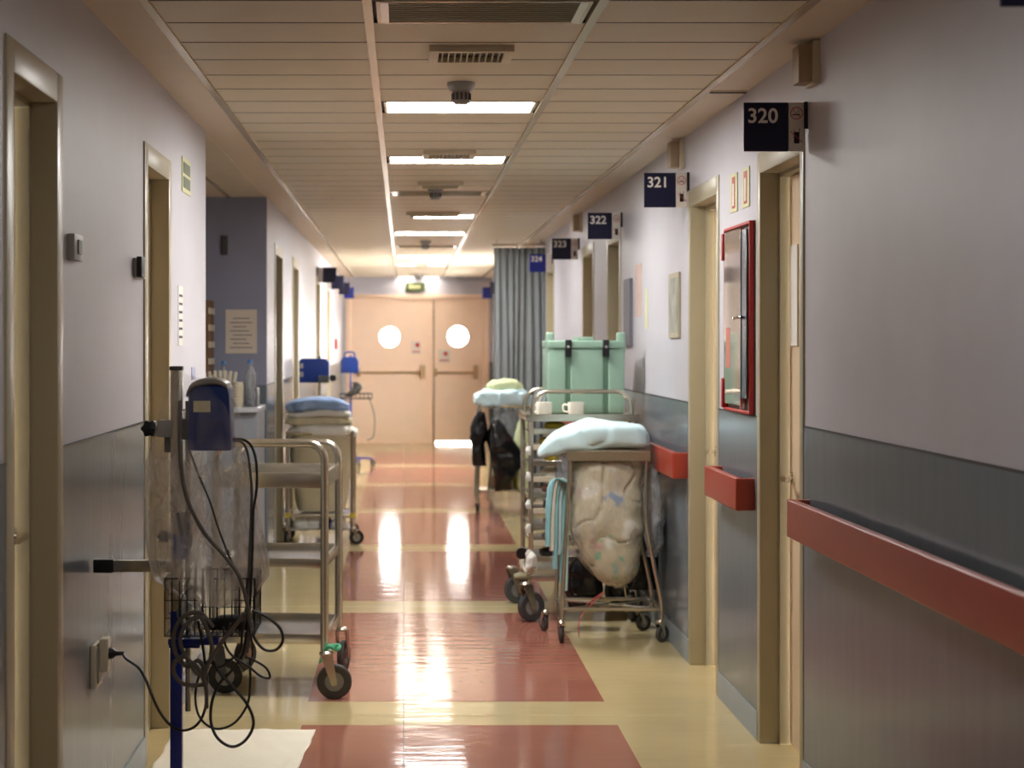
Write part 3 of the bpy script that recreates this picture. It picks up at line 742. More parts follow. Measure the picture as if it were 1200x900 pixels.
# ================================================================== CASTER
def caster(parent, x, y, r, top, ang=0, w=.022, bracket=M_steel, tyre=M_rubber, label=None):
    """wheel of radius r on the floor at x,y ; fork up to z=top ; ang = rolling direction"""
    c = bpy.data.objects.new('caster', None); 
    fx, fy = math.cos(ang), math.sin(ang); px_, py_ = -fy, fx
    def tr(a, s_, z): return (x+fx*a+px_*s_, y+fy*a+py_*s_, z)
    f = B(); off = r*.45
    for s_ in (-1, 1):
        q = [tr(-off-r*.35, s_*w*.75, top-.012), tr(-off+r*.35, s_*w*.75, top-.012), tr(r*.16, s_*w*.75, r*.85), tr(-r*.16, s_*w*.75, r*.8)]
        q2 = [tr(-off-r*.35, s_*w*.95, top-.012), tr(-off+r*.35, s_*w*.95, top-.012), tr(r*.16, s_*w*.95, r*.85), tr(-r*.16, s_*w*.95, r*.8)]
        f.add(q+q2, [(0, 1, 2, 3), (7, 6, 5, 4), (0, 4, 5, 1), (1, 5, 6, 2), (2, 6, 7, 3), (3, 7, 4, 0)])
    f.lathe([(r*.42, -.016), (r*.42, -.008), (r*.3, 0), (r*.16, .002)], tr(-off, 0, top), n=16)
    fo = f.build('caster', bracket, parent, smooth=False)
    wv = B(); n = 28; prof = [(r*.55, -w*.5), (r*.92, -w*.5), (r, -w*.28), (r, w*.28), (r*.92, w*.5), (r*.55, w*.5)]
    vs = []
    for rr, hh in prof:
        for j in range(n):
            a = 2*PI*j/n; vs.append(tr(rr*math.cos(a), hh, r+rr*math.sin(a)))
    m = len(prof)
    wv.add(vs, [(i*n+j, i*n+(j+1) % n, ((i+1) % m)*n+(j+1) % n, ((i+1) % m)*n+j) for i in range(m) for j in range(n)])
    wv.build('caster_wheel', tyre, fo, smooth=True)
    hv = B(); vs = []
    prof = [(.002, -w*.48), (r*.2, -w*.48), (r*.22, -w*.3), (r*.56, -w*.3), (r*.56, w*.3), (r*.22, w*.3), (r*.2, w*.48), (.002, w*.48)]
    for rr, hh in prof:
        for j in range(n):
            a = 2*PI*j/n; vs.append(tr(rr*math.cos(a), hh, r+rr*math.sin(a)))
    hv.add(vs, [(i*n+j, i*n+(j+1) % n, (i+1)*n+(j+1) % n, (i+1)*n+j) for i in range(len(prof)-1) for j in range(n)])
    hv.build('wheel_hub', M_grey, fo, smooth=True)
    return fo

# ================================================================== NEAR MONITOR STAND (left foreground)
YS = 5.0; sx = (207-473)*YS/2000
def S(px, py, dy=0): return P(px, py, YS+dy)
t = thing('monitor_stand', (sx, YS, 0), 'upright grey and blue pole stand at the near left by the wall socket', 'stand')
B().box(sx-.017, sx+.017, YS-.017, YS+.017, .70, 1.425).build('upper_pole', M_steel, t, bevel=.005)
lab(B().box(sx-.0175, sx+.0175, YS-.0175, YS+.0175, .12, .72).build('lower_pole', M_blue, t, bevel=.005), 'deep blue lower pole')
B().tube([(sx+.032, YS+.01, .42), (sx+.032, YS+.01, 1.33)], .008, 10).build('side_tube', M_steel, t)
B().box(sx-.019, sx+.019, YS-.019, YS+.019, 1.42, 1.432).build('pole_cap', M_dgrey, t, bevel=.003)
# five-star base with castors
bb = B(); bb.lathe([(.05, .09), (.055, .10), (.05, .135), (.03, .145)], (sx, YS, 0), n=20)
for j in range(5):
    a = 2*PI*j/5+.3; bb.beam((sx, YS, .112), (sx+.22*math.cos(a), YS+.22*math.sin(a), .095), .04, .022)
bb.build('stand_base', M_blue, t, smooth=False)
for j in range(5):
    a = 2*PI*j/5+.3; caster(t, sx+.22*math.cos(a), YS+.22*math.sin(a), .032, .088, a+1, w=.018, bracket=M_dgrey, tyre=M_black)
# clamp + knobs
B().box(*sorted((S(185, 0).x, S(203, 0).x)), YS-.02, YS+.02, S(0, 512).z, S(0, 492).z).build('clamp_block', M_dgrey if 0 else M_grey, t, bevel=.003)
def knob(px, py, r, parent, dx=.0):
    c = S(px, py); b = B(); n = 40
    vs = []
    prof = [(.3, -.024), (.95, -.018), (1, 0), (.95, .014), (.4, .02)]
    for s_, h_ in prof:
        for j in range(n):
            a = 2*PI*j/n; rr = r*s_*(1+.12*math.cos(6*a))
            vs.append((c.x+rr*math.cos(a)*1, c.y+h_, c.z+rr*math.sin(a)))
    b.add(vs, [(i*n+j, i*n+(j+1) % n, (i+1)*n+(j+1) % n, (i+1)*n+j) for i in range(len(prof)-1) for j in range(n)]+[tuple(range(n))[::-1], tuple(4*n+j for j in range(n))])
    return lab(b.build('knob', M_black, parent), 'black lobed clamp knob')
knob(176, 502, .024, t)
knob(193, 628, .018, t)
B().tube([S(180, 502), S(190, 502)], .006, 8).build('knob_screw', M_dgrey, t)
B().tube([S(196, 628), S(205, 628)], .005, 8).build('knob_screw', M_dgrey, t)
b = B(); b.box(S(193, 0).x, S(204, 0).x, YS-.012, YS+.012, S(0, 530).z, S(0, 510).z); b.build('clamp_lug', M_black, t, bevel=.003)
bc = B(); bc.box(S(203, 0).x, S(222, 0).x, YS-.03, YS+.03, S(0, 655).z, S(0, 625).z); bc.build('lower_clamp', M_blue2, t, bevel=.006)
bc = B(); bc.loft([S(212, 600), S(214, 612), S(216, 630), S(214, 645)], [.012, .02, .026, .02], [.02, .03, .03, .02], n=20, amp=.004, fr=30); lab(bc.build('probe_holder', M_black, t), 'black probe holder clamped to the pole')
# arm towards wall
B().box(S(133, 0).x, S(203, 0).x, YS-.012, YS+.012, S(0, 670).z, S(0, 656).z).build('side_arm', M_steel, t, bevel=.003)
b = B(); b.box(XL+.012, S(134, 0).x, YS-.014, YS+.014, S(0, 671).z, S(0, 655).z); b.build('arm_grip', M_black, t, bevel=.005)
# bracket beneath basket
b = B(); b.box(S(200, 0).x, S(259, 0).x, YS-.06, YS+.06, S(0, 752).z, S(0, 745).z); b.box(S(200, 0).x, S(236, 0).x, YS-.04, YS+.04, S(0, 757).z, S(0, 752).z)
lab(b.build('basket_bracket', M_blue, t, bevel=.003), 'blue shelf bracket under the basket')
# basket
bk = thing('wire_basket', S(250, 745), 'black wire basket hooked on the pole stand', 'basket')
x0, x1 = S(199, 0).x, S(302, 0).x; zt, zm, zb = S(0, 672).z, S(0, 697).z, S(0, 738).z
ya, yb = YS-.11, YS-.02+.12
b = B()
for z, r in ((zt, .0022), (zm, .0017), ((zm+zb)/2, .0014), (zb, .0022)):
    b.tube([(x0, ya, z), (x1, ya, z), (x1, yb, z), (x0, yb, z), (x0, ya, z)], r, 6)
b.build('basket_rim', M_black, bk, smooth=False)
b = B()
for i in range(13):
    x = x0+(x1-x0)*i/12
    b.tube([(x, ya, zt), (x, ya, zb), (x, yb, zb), (x, yb, zt)], .0020, 5)
for i in range(1, 8):
    y = ya+(yb-ya)*i/8
    b.tube([(x0, y, zt), (x0, y, zb), (x1, y, zb), (x1, y, zt)], .0014, 5)
b.tube([S(213, 738, -.112), S(212, 705, -.112), S(222, 690, -.112), S(235, 690, -.112), S(240, 705, -.112), S(240, 738, -.112)], .0016, 5, 5)
b.build('basket_wire', M_black, bk, smooth=False)
# things in the basket
t2 = thing('round_flask', S(222, 735), 'clear round plastic flask in the wire basket', 'flask')
B().lathe([(.005, 0), (.02, .003), (.036, .03), (.038, .055), (.028, .085), (.014, .10), (.014, .12)], (S(223, 0).x, YS-.02, zb+.003), n=24).build('flask_body', M_filmgrey, t2)
B().lathe([(.016, .118), (.016, .132), (.012, .134)], (S(223, 0).x, YS-.02, zb+.003), n=16).build('flask_cap', M_grey, t2)
o = B().loft([(S(240, 0).x, YS, zb+.012), (S(262, 0).x, YS, zb+.022), (S(282, 0).x, YS, zb+.022), (S(296, 0).x, YS, zb+.012)], [.03, .05, .05, .03], [.012, .02, .022, .012], u=(0, 1, 0), v=(0, 0, 1), n=24, amp=.004, fr=30).build('pressure_cuff', mat('black_fabric', (24, 22, 26), .8))
tag(o, 'folded black blood pressure cuff lying in the wire basket', 'cuff')
o = B().loft([S(262, 712), S(266, 700), S(262, 685), S(268, 675)], [.02, .03, .028, .02], [.02, .04, .035, .02], n=24, amp=.008, fr=30).build('folded_wipes_bag', M_film2)
tag(o, 'crumpled clear pouch sitting in the wire basket', 'pouch')
# monitor
mn = thing('vital_signs_monitor', S(246, 527, .02), 'blue monitor with grey hood and cream sticker under clear film', 'monitor')
xa, xb = S(221, 0).x, S(272, 0).x; za, zc_ = S(0, 527).z, S(0, 452).z
b = B()
q = [(xa+.003, za), (xb+.003, za), (xb-.004, zc_-.003), (xb-.02, zc_+.004), (xa+.03, zc_), (xa+.006, zc_-.02)]
vs = [(x, YS-.055, z) for x, z in q]+[(x, YS+.075, z) for x, z in q]; n = len(q)
b.add(vs, [tuple(range(n))[::-1], tuple(range(n, 2*n))]+[(i, (i+1) % n, n+(i+1) % n, n+i) for i in range(n)])
b.build('monitor_case', M_blue2, mn, bevel=.007, seg=3)
h = B(); h.loft([S(221, 462), S(226, 453), S(240, 447.5), S(256, 447), S(268, 452), S(270, 460)], [.06, .066, .068, .068, .066, .058], [.008, .011, .012, .012, .011, .008], u=(0, 1, 0), v=(0, 0, 1), n=24, amp=.0015)
lab(h.build('grey_hood', M_grey, mn), 'grey rounded hood over the blue case')
lab(B().box(S(229.5, 0).x, S(249, 0).x, YS-.0575, YS-.0545, S(0, 482).z, S(0, 469).z).build('sticker', mat('cream_sticker', (214, 208, 170), .6), mn), 'cream rectangular sticker')
B().box(S(232, 0).x, S(264, 0).x, YS-.0565, YS-.0545, S(0, 518).z, S(0, 492).z).build('front_panel', mat('deep_blue_panel', (34, 48, 110), .4), mn)
B().box(sx+.015, xa+.006, YS-.02, YS+.03, za+.03, za+.09).build('mount_plate', M_dgrey, mn, bevel=.003)
# hoses and cables
def cable(name, pts, r, m, label, cat='cable', dy=None):
    b = B(); b.tube(pts, r, 8, 8); return tag(b.build(name, m), label, cat)
M_cab = mat('black_cable', (38, 36, 36), .45, var=.03); M_cabg = mat('grey_hose', (92, 86, 80), .45, var=.05)
def SP(l, d0=-.07, d1=-.07, e=1): return [S(a, b_, d0+(d1-d0)*(i/(len(l)-1))**e+.006*math.sin(i*1.7)) for i, (a, b_) in enumerate(l)]
pw = [(XL+.09, 5.045, .583)]
cable('power_cord', [Vector((XL+.09, 5.045, .583))]+SP([(148, 772), (162, 782), (171, 797), (178, 815), (187, 834), (199, 849), (214, 856), (230, 850), (240, 832), (242, 805), (240, 775), (236, 748), (232, 728)], .02, -.10), .0042, M_cab, 'black power cord running from the wall socket to the stand', 'cord')
cable('hose', SP([(211, 470), (211, 520), (214, 560), (222, 592), (240, 625), (262, 650), (280, 675), (289, 705), (293, 738), (289, 765)], -.06, -.17, .4), .0058, M_cabg, 'thick grey air hose curving from monitor down to basket', 'hose')
cable('sensor_cable', SP([(222, 527), (232, 555), (245, 585), (258, 625), (272, 660), (286, 695), (292, 735), (297, 760)], -.06, -.165, .4), .003, M_cab, 'thin black sensor cable crossing the bag diagonally')
cable('monitor_lead', SP([(270, 515), (284, 515), (294, 522), (300, 540), (301, 570), (297, 600), (296, 640), (294, 690), (291, 740)], .0, -.125), .004, M_cab, 'black lead leaving the right side of the monitor')
cable('monitor_lead', SP([(270, 517), (283, 518), (290, 530), (294, 560), (295, 585), (293, 640), (290, 700), (284, 742)], .015, -.12), .004, M_cabg, 'grey lead beside the black one right of the monitor')
cable('looped_cable', SP([(288, 690), (291, 720), (297, 745), (308, 760), (322, 762), (331, 752), (329, 738), (318, 727), (305, 719), (295, 716)], -.13, -.14), .0042, M_cab, 'black cable loop swinging out right of the basket')
cable('looped_cable', SP([(289, 740), (285, 765), (272, 785), (258, 800), (249, 820), (247, 845), (255, 865), (272, 875), (288, 867), (297, 848), (290, 826), (272, 804), (256, 786), (246, 765)], -.13, -.15), .0044, M_cab, 'lowest black cable loop hanging in a teardrop above the white pad')
cable('looped_cable', SP([(293, 770), (293, 800), (290, 825), (276, 846), (258, 854), (243, 850), (232, 836), (229, 812), (236, 785), (250, 768)], -.12, -.10), .0036, M_cab, 'thin black cable loop behind the teardrop one')
for i, (pts, rr, l) in enumerate((
    ([(244, 728), (236, 719), (222, 719), (209, 729), (203, 748), (207, 768), (220, 781), (232, 774), (240, 785), (242, 800), (230, 803), (214, 801), (204, 790), (205, 776), (217, 768)], .0065, 'outer thick grey hose coil hung beneath the basket'),
    ([(250, 735), (240, 724), (226, 725), (215, 736), (211, 752), (218, 770), (232, 783), (241, 805), (242, 830)], .006, 'inner grey hose coil hung beneath the basket'),
    ([(236, 724), (244, 740), (248, 760), (244, 780), (232, 790), (222, 776)], .006, 'short grey hose bend right of the coils'),
    ([(287, 718), (272, 738), (258, 755), (246, 775), (238, 795)], .006, 'straight grey hose slanting from basket corner to the coils'))):
    cable('coiled_hose', SP(pts, -.125-.012*i, -.14-.012*i), rr, M_cabg, l, 'hose')
cable('looped_cable', SP([(284, 728), (282, 760), (272, 772), (258, 782), (248, 776), (252, 762), (262, 752), (270, 730)], -.14, -.12), .0036, M_cab, 'small tangled black cable under the basket middle')
cable('looped_cable', SP([(262, 735), (264, 755), (272, 768), (290, 780), (305, 792), (316, 794), (312, 783), (298, 774), (287, 770)], -.13, -.14), .0036, M_cab, 'small black cable loop over the dark castor disc')
# clear plastic bag over the stand
b = B(); rows = []
prof = [(431, 206, 212, .02, .02), (440, 200, 222, .03, .03), (450, 196, 262, .05, .08), (475, 190, 276, .075, .10), (505, 182, 284, .09, .11), (545, 172, 292, .10, .12), (590, 170, 302, .10, .13),
        (630, 170, 309, .11, .13), (655, 174, 312, .115, .135), (675, 180, 311, .118, .135), (692, 205, 302, .118, .13), (703, 222, 292, .115, .12)]
n = 96
fine = []
for i in range(len(prof)-1):
    for k_ in range(5):
        f_ = k_/5; fine.append([prof[i][j]*(1-f_)+prof[i+1][j]*f_ for j in range(5)])
fine.append(list(prof[-1])); vs = []
for ri, (py, xl, xr, df, db) in enumerate(fine):
    c = S((xl+xr)/2, py); hw = (xr-xl)/2*YS/2000
    for j in range(n):
        a = 2*PI*j/n; ca, sa = math.cos(a), math.sin(a)
        rr = 1+.05*noise.noise(Vector((ca*3, sa*3, ri*.10)))+.035*math.sin(a*11+3*noise.noise(Vector((ca*2, sa*2, ri*.05))))*min(1, ri/12)
        x = c.x+hw*math.copysign(abs(ca)**.8, ca)*rr; y = YS+(df if sa < 0 else db)*1.1*sa*rr
        vs.append((max(x, XL+.03), y, c.z+.006*noise.noise(Vector((ca*4, sa*4, 9)))*(ri/len(fine))*2))
k_ = len(fine)
b.add(vs, [(i*n+j, i*n+(j+1) % n, (i+1)*n+(j+1) % n, (i+1)*n+j) for i in range(k_-1) for j in range(n)]+[tuple(range(n))[::-1]])
o = b.build('plastic_bag', M_film, smooth=True); tag(o, 'large clear plastic bag draped over monitor and pole, near left', 'bag')
# white pad on the floor
b = B(); nx, ny = 40, 20; vs = []
for k_ in range(ny+1):
    for i in range(nx+1):
        u, v = i/nx, k_/ny
        xx = -.885+(.545-.04*(1-v))*u; yy = 5.86+(6.60-5.86)*v+.04*u*0
        vs.append((xx+.01*noise.noise(Vector((v*5, 1, u))), yy+.01*noise.noise(Vector((u*6, 4, v))), .003+.006*max(0, noise.noise(Vector((u*7, v*5, 2))))+.003*(v > .9)))
b.add(vs, [(k_*(nx+1)+i, k_*(nx+1)+i+1, (k_+1)*(nx+1)+i+1, (k_+1)*(nx+1)+i) for k_ in range(ny) for i in range(nx)])
o = b.build('absorbent_pad', M_pad, smooth=True); o.modifiers.new('s', 'SOLIDIFY').thickness = .002
tag(o, 'white absorbent sheet lying on the floor before the left door', 'pad')

# ================================================================== STEEL TROLLEY (left)
TY = 7.24; t = thing('steel_trolley', (-.54, TY+.28, 0), 'empty stainless steel trolley with three shelves at the left', 'trolley')
xa, xb, ya, yb = -.78, -.315, TY, TY+.56
def post_loop(y, zt, name):
    b = B(); r = .07; w_ = .0115
    pts = [(xb, y, .2), (xb, y, zt-r)]+[(xb-r+r*math.cos(a), y, zt-r+r*math.sin(a)) for a in [PI/2*i/6 for i in range(1, 7)]]
    pts += [(xa+r-r*math.sin(a), y, zt-r+r*math.cos(a)) for a in [PI/2*i/6 for i in range(0, 7)]]+[(xa, y, .2)]
    # flat oval tube: build as tube then widen vertically
    b.tube(pts, .018, 12)
    o = b.build(name, M_steel, t); return o
post_loop(ya, 1.075, 'post_loop'); post_loop(yb, 1.045, 'post_loop')
for z, hgt in ((.885, .066), (.545, .042), (.225, .042)):
    b = B(); b.box(xa+.01, xb-.01, ya+.014, yb-.014, z+hgt*.35, z+hgt*.45)
    sh = b.build('shelf', M_steel2, t)
    e = B(); e.box(xa, xb, ya-.008, ya+.012, z, z+hgt); e.box(xa, xb, yb-.012, yb+.008, z, z+hgt)
    e.box(xa-.006, xa+.012, ya+.012, yb-.012, z, z+hgt); e.box(xb-.012, xb+.006, ya+.012, yb-.012, z, z+hgt)
    e.build('shelf_rim', M_steel, sh, bevel=.003)
c1 = caster(t, xb+.045, ya-.03, .074, .205, math.radians(8), w=.028); 
caster(t, xb+.02, yb+.03, .07, .205, math.radians(80), w=.028)
caster(t, xa+.03, ya+.06, .074, .205, math.radians(5), w=.028, tyre=M_black, bracket=M_dgrey)
caster(t, xa+.03, yb+.03, .07, .205, math.radians(60), w=.028)
b = B(); cc = Vector((xb+.012, ya-.03, .205))
b.tube([cc+Vector((-.03, -.01, -.005)), cc+Vector((-.01, -.03, .02)), cc+Vector((.02, -.025, .005)), cc+Vector((.03, 0, .015)), cc+Vector((.0, .03, .01)), cc+Vector((-.03, -.01, -.005))], .009, 8, 5)
b.tube([cc+Vector((-.02, -.03, 0)), cc+Vector((-.04, -.035, -.03)), cc+Vector((-.05, -.03, -.05))], .006, 8, 4)
b.tube([cc+Vector((.01, -.03, .01)), cc+Vector((.03, -.04, .03))], .006, 8)
o = b.build('mint_cloth_tie', M_mint); tag(o, 'mint green cloth knotted round the trolley castor', 'cloth tie')
turn(t, -4)

# ================================================================== LINEN CART (left, further)
LY = 12.7
t = thing('linen_cart', (-.62, LY+.2, 0), 'cart loaded with folded linen behind the steel trolley, left', 'linen cart')
def Lx(px): return (px-473)*LY/2000
def Lz(py): return H-(py-402)*LY/2000
xa, xb, ya, yb = Lx(337), Lx(413), LY, LY+.45
b = B()
for x in (xa, xb):
    for y in (ya, yb): b.tube([(x, y, .1), (x, y, Lz(505))], .014, 10)
for z in (Lz(508), Lz(604)):
    b.tube([(xa, ya, z), (xb, ya, z), (xb, yb, z), (xa, yb, z), (xa, ya, z)], .012, 8)
b.build('cart_frame', M_steel, t, smooth=False)
lab(B().box(xa, xb, ya, yb, Lz(607), Lz(603)).build('lower_shelf', M_steel2, t), 'metal lower shelf')
b = B(); b.loft([((xa+xb)/2, LY+.22, Lz(600)), ((xa+xb)/2, LY+.22, Lz(570)), ((xa+xb)/2, LY+.22, Lz(540)), ((xa+xb)/2, LY+.22, Lz(510))], [.17, .21, .225, .225], [.18, .205, .21, .21], n=48, amp=.014, fr=6, e=3.4)
lab(b.build('canvas_bag', M_linen, t), 'slack beige canvas bag held by the frame')
for x in (xa, xb): 
    for y in (ya-.003, ): lab(B().lathe([(.02, 0), (.02, .03)], (x, y, Lz(606)), n=12).build('yellow_collar', M_yellow, t), 'yellow plastic corner collar')
caster(t, xb+.03, ya, .055, .13, .3, tyre=M_black); caster(t, xa-.0, ya, .055, .13, 1.2, tyre=M_black)
caster(t, xb, yb, .055, .13, 1, tyre=M_black); caster(t, xa, yb, .055, .13, 2, tyre=M_black)
def folded(x0, x1, y0, y1, z0, z1, m, label, seed, sag=.0, grp='folded linen on the cart', name='folded_sheet', amp=.007, tilt=0):
    b = B(); k_ = 7; cs = []; ru = []; rv = []
    for i in range(k_):
        f_ = i/(k_-1); cs.append((x0+(x1-x0)*f_, (y0+y1)/2+.02*math.sin(seed*2.3+f_*4), (z0+z1)/2-sag*(2*f_-1)**2+tilt*f_+.006*math.sin(seed+f_*7))); e_ = (.82 if i in (0, k_-1) else 1)
        ru.append((y1-y0)/2*e_); rv.append((z1-z0)/2*(.45 if i in (0, k_-1) else 1))
    b.loft(cs, ru, rv, u=(0, 1, 0), v=(0, 0, 1), n=44, sub=5, e=4, amp=amp*1.6, fr=8, seed=seed, crease=amp*1.2, cfr=7)
    return tag(b.build(name, m), label, 'linen', grp)
folded(Lx(336), Lx(418), LY+.0, LY+.42, Lz(512), Lz(497), M_white, 'white folded sheet lowest on the linen cart, sagging at the ends', 1, .03)
folded(Lx(333), Lx(412), LY+.02, LY+.42, Lz(500), Lz(487), M_linen, 'cream folded sheet in the middle of the cart pile', 2, .012)
folded(Lx(335), Lx(410), LY+.0, LY+.40, Lz(490), Lz(479), M_white, 'white folded towel directly under the blue cloth', 3, .01)
folded(Lx(334), Lx(408), LY-.02, LY+.36, Lz(482), Lz(467), M_bluecloth2, 'sky blue folded cloth on top of the linen cart', 4, .014, amp=.014)
for i, (px, m_, w_) in enumerate(((352, M_white, .06), (366, M_white, .07), (380, M_blue2, .05), (396, M_white, .06))):
    b = B(); x = Lx(px); b.loft([(x, LY+.1, .10), (x, LY+.1, .14), (x, LY+.1, .2)], [w_*.9, w_, w_*.6], [.05, .06, .04], n=24, amp=.012, fr=20, seed=i)
    if i == 0: b2 = B().box(xa+.02, xb-.02, ya, yb, .105, .118); lab(b2.build('bottom_tray', M_steel2, t), 'bottom tray')
    o = b.build('packet', m_); tag(o, ['white packet at the left of the cart bottom tray', 'second white packet on the cart bottom tray', 'dark blue packet on the cart bottom tray', 'white packet at the right of the cart bottom tray'][i], 'packet', 'packets at the bottom of the linen cart')
    for v in o.data.vertices: v.co.z += .012

# ================================================================== FAR MONITORS
def far_monitor(px, Y, w_, h_, ztop, label, slabel, tray, polepx, hole=False):
    x = (px-473)*Y/2000; xp = (polepx-473)*Y/2000; LG = .27 if hole else .17
    t = thing('monitor_stand', (xp, Y, 0), slabel, 'stand')
    B().tube([(xp, Y, .1), (xp, Y, ztop+.02)], .014, 10).build('pole', M_steel if not hole else M_blue, t)
    bb = B(); bb.lathe([(.05, .09), (.055, .10), (.05, .13), (.02, .14)], (xp, Y, 0), n=16)
    for j in range(5):
        a = 2*PI*j/5+.1; bb.beam((xp, Y, .11), (xp+LG*math.cos(a), Y+LG*math.sin(a), .09), .04, .02)
    bb.build('stand_base', M_blue, t, smooth=False)
    for j in range(5):
        a = 2*PI*j/5+.1; caster(t, xp+LG*math.cos(a), Y+LG*math.sin(a), .035, .088, a, w=.02, bracket=M_dgrey, tyre=M_black)
    if tray:
        b = B(); z = tray; x0, x1 = xp-.13, xp+.26
        for zz in (z, z+.06): b.tube([(x0, Y-.12, zz), (x1, Y-.12, zz), (x1, Y+.12, zz), (x0, Y+.12, zz), (x0, Y-.12, zz)], .006, 6)
        for i in range(9):
            xx = x0+(x1-x0)*i/8; b.tube([(xx, Y-.12, z+.06), (xx, Y-.12, z), (xx, Y+.12, z), (xx, Y+.12, z+.06)], .003, 5)
        b.build('wire_tray', M_black, t, smooth=False)
        o = B().loft([(xp-.03, Y, z+.02), (xp+.04, Y, z+.08), (xp+.08, Y, z+.15), (xp+.05, Y, z+.20)], [.05, .07, .06, .03], [.05, .07, .06, .03], n=24, amp=.02, fr=14).build('cable_bundle', M_black)
        tag(o, 'bundled black cables lying in the far wire tray', 'cables')
        b = B(); b.tube([(xp+.22, Y-.1, z+.02), (xp+.29, Y-.1, z-.2), (xp+.28, Y-.1, z-.45), (xp+.2, Y-.1, z-.5)], .005, 6, 6)
        tag(b.build('hanging_cable', M_cab), 'thin cable dangling from the far wire tray', 'cable')
    m = thing('vital_signs_monitor', (x, Y-.06, ztop-h_), label, 'monitor')
    b = B(); z0 = ztop-h_; x0, x1 = x-w_/2, x+w_/2; q = [(x0, z0), (x1, z0), (x1, ztop-.05), (x1-.03, ztop), (x0+.03, ztop), (x0, ztop-.05)] if hole else [(x0, z0), (x1, z0), (x1, ztop-.03), (x1-.03, ztop), (x0+.02, ztop), (x0, ztop-.02)]
    vs = [(a, Y-.13, c) for a, c in q]+[(a, Y-.02, c) for a, c in q]; n = 6
    b.add(vs, [tuple(range(n))[::-1], tuple(range(n, 2*n))]+[(i, (i+1) % n, n+(i+1) % n, n+i) for i in range(n)])
    mb = b.build('monitor_case', M_blue2, m, bevel=.012, seg=3)
    if hole:
        b = B(); b.tube([(x-.06, Y-.075, ztop-.01), (x-.05, Y-.075, ztop+.05), (x+.05, Y-.075, ztop+.05), (x+.06, Y-.075, ztop-.01)], .012, 8, 5); b.build('carry_handle', M_blue2, m)
    else:
        for i in range(2): B().box(x0+.01, x0+.035, Y-.135, Y-.13, z0+.05+i*.07, z0+.09+i*.07).build('side_button', M_grey, m)
        B().box(xp+.0, xp+.09, Y-.16, Y-.135, z0-.0, z0+.06).build('clamp', M_dgrey, m, bevel=.004)
        B().lathe([(.028, 0), (.028, .025)], (xp+.12, Y-.16, z0+.04), 'Y', 14).build('clamp_knob', M_black, m)
    B().box(xp-.02, xp+.02, Y-.03, Y+.01, z0+.03, z0+.08).build('pole_mount', M_dgrey, m)
far_monitor(369, 14.2, .25, .20, H-(420-402)*14.2/2000, 'wide blue monitor above the folded linen on the cart', 'grey pole stand rising behind the linen cart', 0, 374)
far_monitor(410, 20.8, .22, .20, H-(418-402)*20.8/2000, 'small blue monitor with carrying handle, far left near end doors', 'far blue pole stand with wire tray and castors', H-(467-402)*20.8/2000, 411, True)

# ================================================================== LAUNDRY BAG CART (right, near)
CY = 8.56
def Cx(px, Y=CY): return (px-473)*Y/2000
def Cz(py, Y=CY): return H-(py-402)*Y/2000
t = thing('laundry_bag_cart', (1.05, CY+.2, 0), 'tubular steel cart holding a clear bag of used linen', 'cart')
yb = CY+.34
b = B()
for y, m_ in ((CY, 1), (yb, 1)):
    b.tube([(Cx(658), y, Cz(728)), (Cx(661), y, Cz(660)), (Cx(668), y, Cz(545)), (Cx(670), y, Cz(533)), (Cx(680), y, Cz(530)), (Cx(748), y, Cz(530)), (Cx(757), y, Cz(533)), (Cx(758), y, Cz(545)), (Cx(757), y, Cz(600)), (Cx(762), y, Cz(640)), (Cx(775), y, Cz(705)), (Cx(775), y, Cz(728))], .011, 10, 5)
b.build('bent_frame', M_steel, t)
b = B(); z = Cz(714)
b.tube([(Cx(660), CY, z), (Cx(775), CY, z)], .01, 8); b.tube([(Cx(660), yb, z), (Cx(775), yb, z)], .01, 8)
b.tube([(Cx(660), CY, z), (Cx(660), yb, z)], .01, 8); b.tube([(Cx(774), CY, z), (Cx(774), yb, z)], .01, 8)
b.tube([(Cx(660), yb, z), (Cx(720), CY+.17, z), (Cx(774), CY, z)], .007, 8); b.tube([(Cx(660), CY, z), (Cx(774), yb, z)], .007, 8)
b.build('base_bar', M_steel, t, smooth=False)
lab(B().box(Cx(664), Cx(762), CY-.016, CY-.008, Cz(540), Cz(529)).build('rim_band', mat('film_covered_band', (150, 136, 112), .25, .4), t, bevel=.002, seg=1), 'flat metal band along the front rim')
for (px, y, a) in ((658, CY-.01, 1.3), (776, CY, .7), (644, yb, 1.9), (765, yb, .4)):
    caster(t, Cx(px), y, .042, Cz(726), a, w=.02, tyre=M_rubber)
# linen mass and its clear bag
cs = [(727, 690), (724, 678), (718, 655), (713, 620), (712, 580), (713, 552), (714, 540)]
ru = [.09, .13, .16, .185, .19, .188, .165]; rv = [.06, .10, .13, .15, .155, .155, .13]
ru = [.055, .105, .155, .192, .205, .20, .17]
cc = [(Cx(a), CY+.165, Cz(c)) for a, c in cs]
b = B(); b.loft([c for c in cc], [r*.95 for r in ru], [r*.95 for r in rv], n=120, sub=16, amp=.030, fr=5, seed=4, crease=.026, cfr=5.5, cth=.055)
o = b.build('used_linen', M_laundry); o['kind'] = 'stuff'; tag(o, 'crumpled cream and pastel linen packed inside the clear bag', 'linen', kind='stuff')
b = B(); cb = [(Cx(729), CY+.165, Cz(694))]+cc[1:]+[(Cx(713), CY+.165, Cz(531))]
b.loft(cb, [.03]+[r+.012 for r in ru[1:-1]]+[.192, .19], [.03]+[r+.012 for r in rv[1:-1]]+[.16, .158], n=72, sub=10, amp=.012, fr=9, seed=9, crease=.006, cfr=10)
o = b.build('clear_linen_bag', M_film2); tag(o, 'clear plastic laundry bag hanging in the near right cart', 'bag')
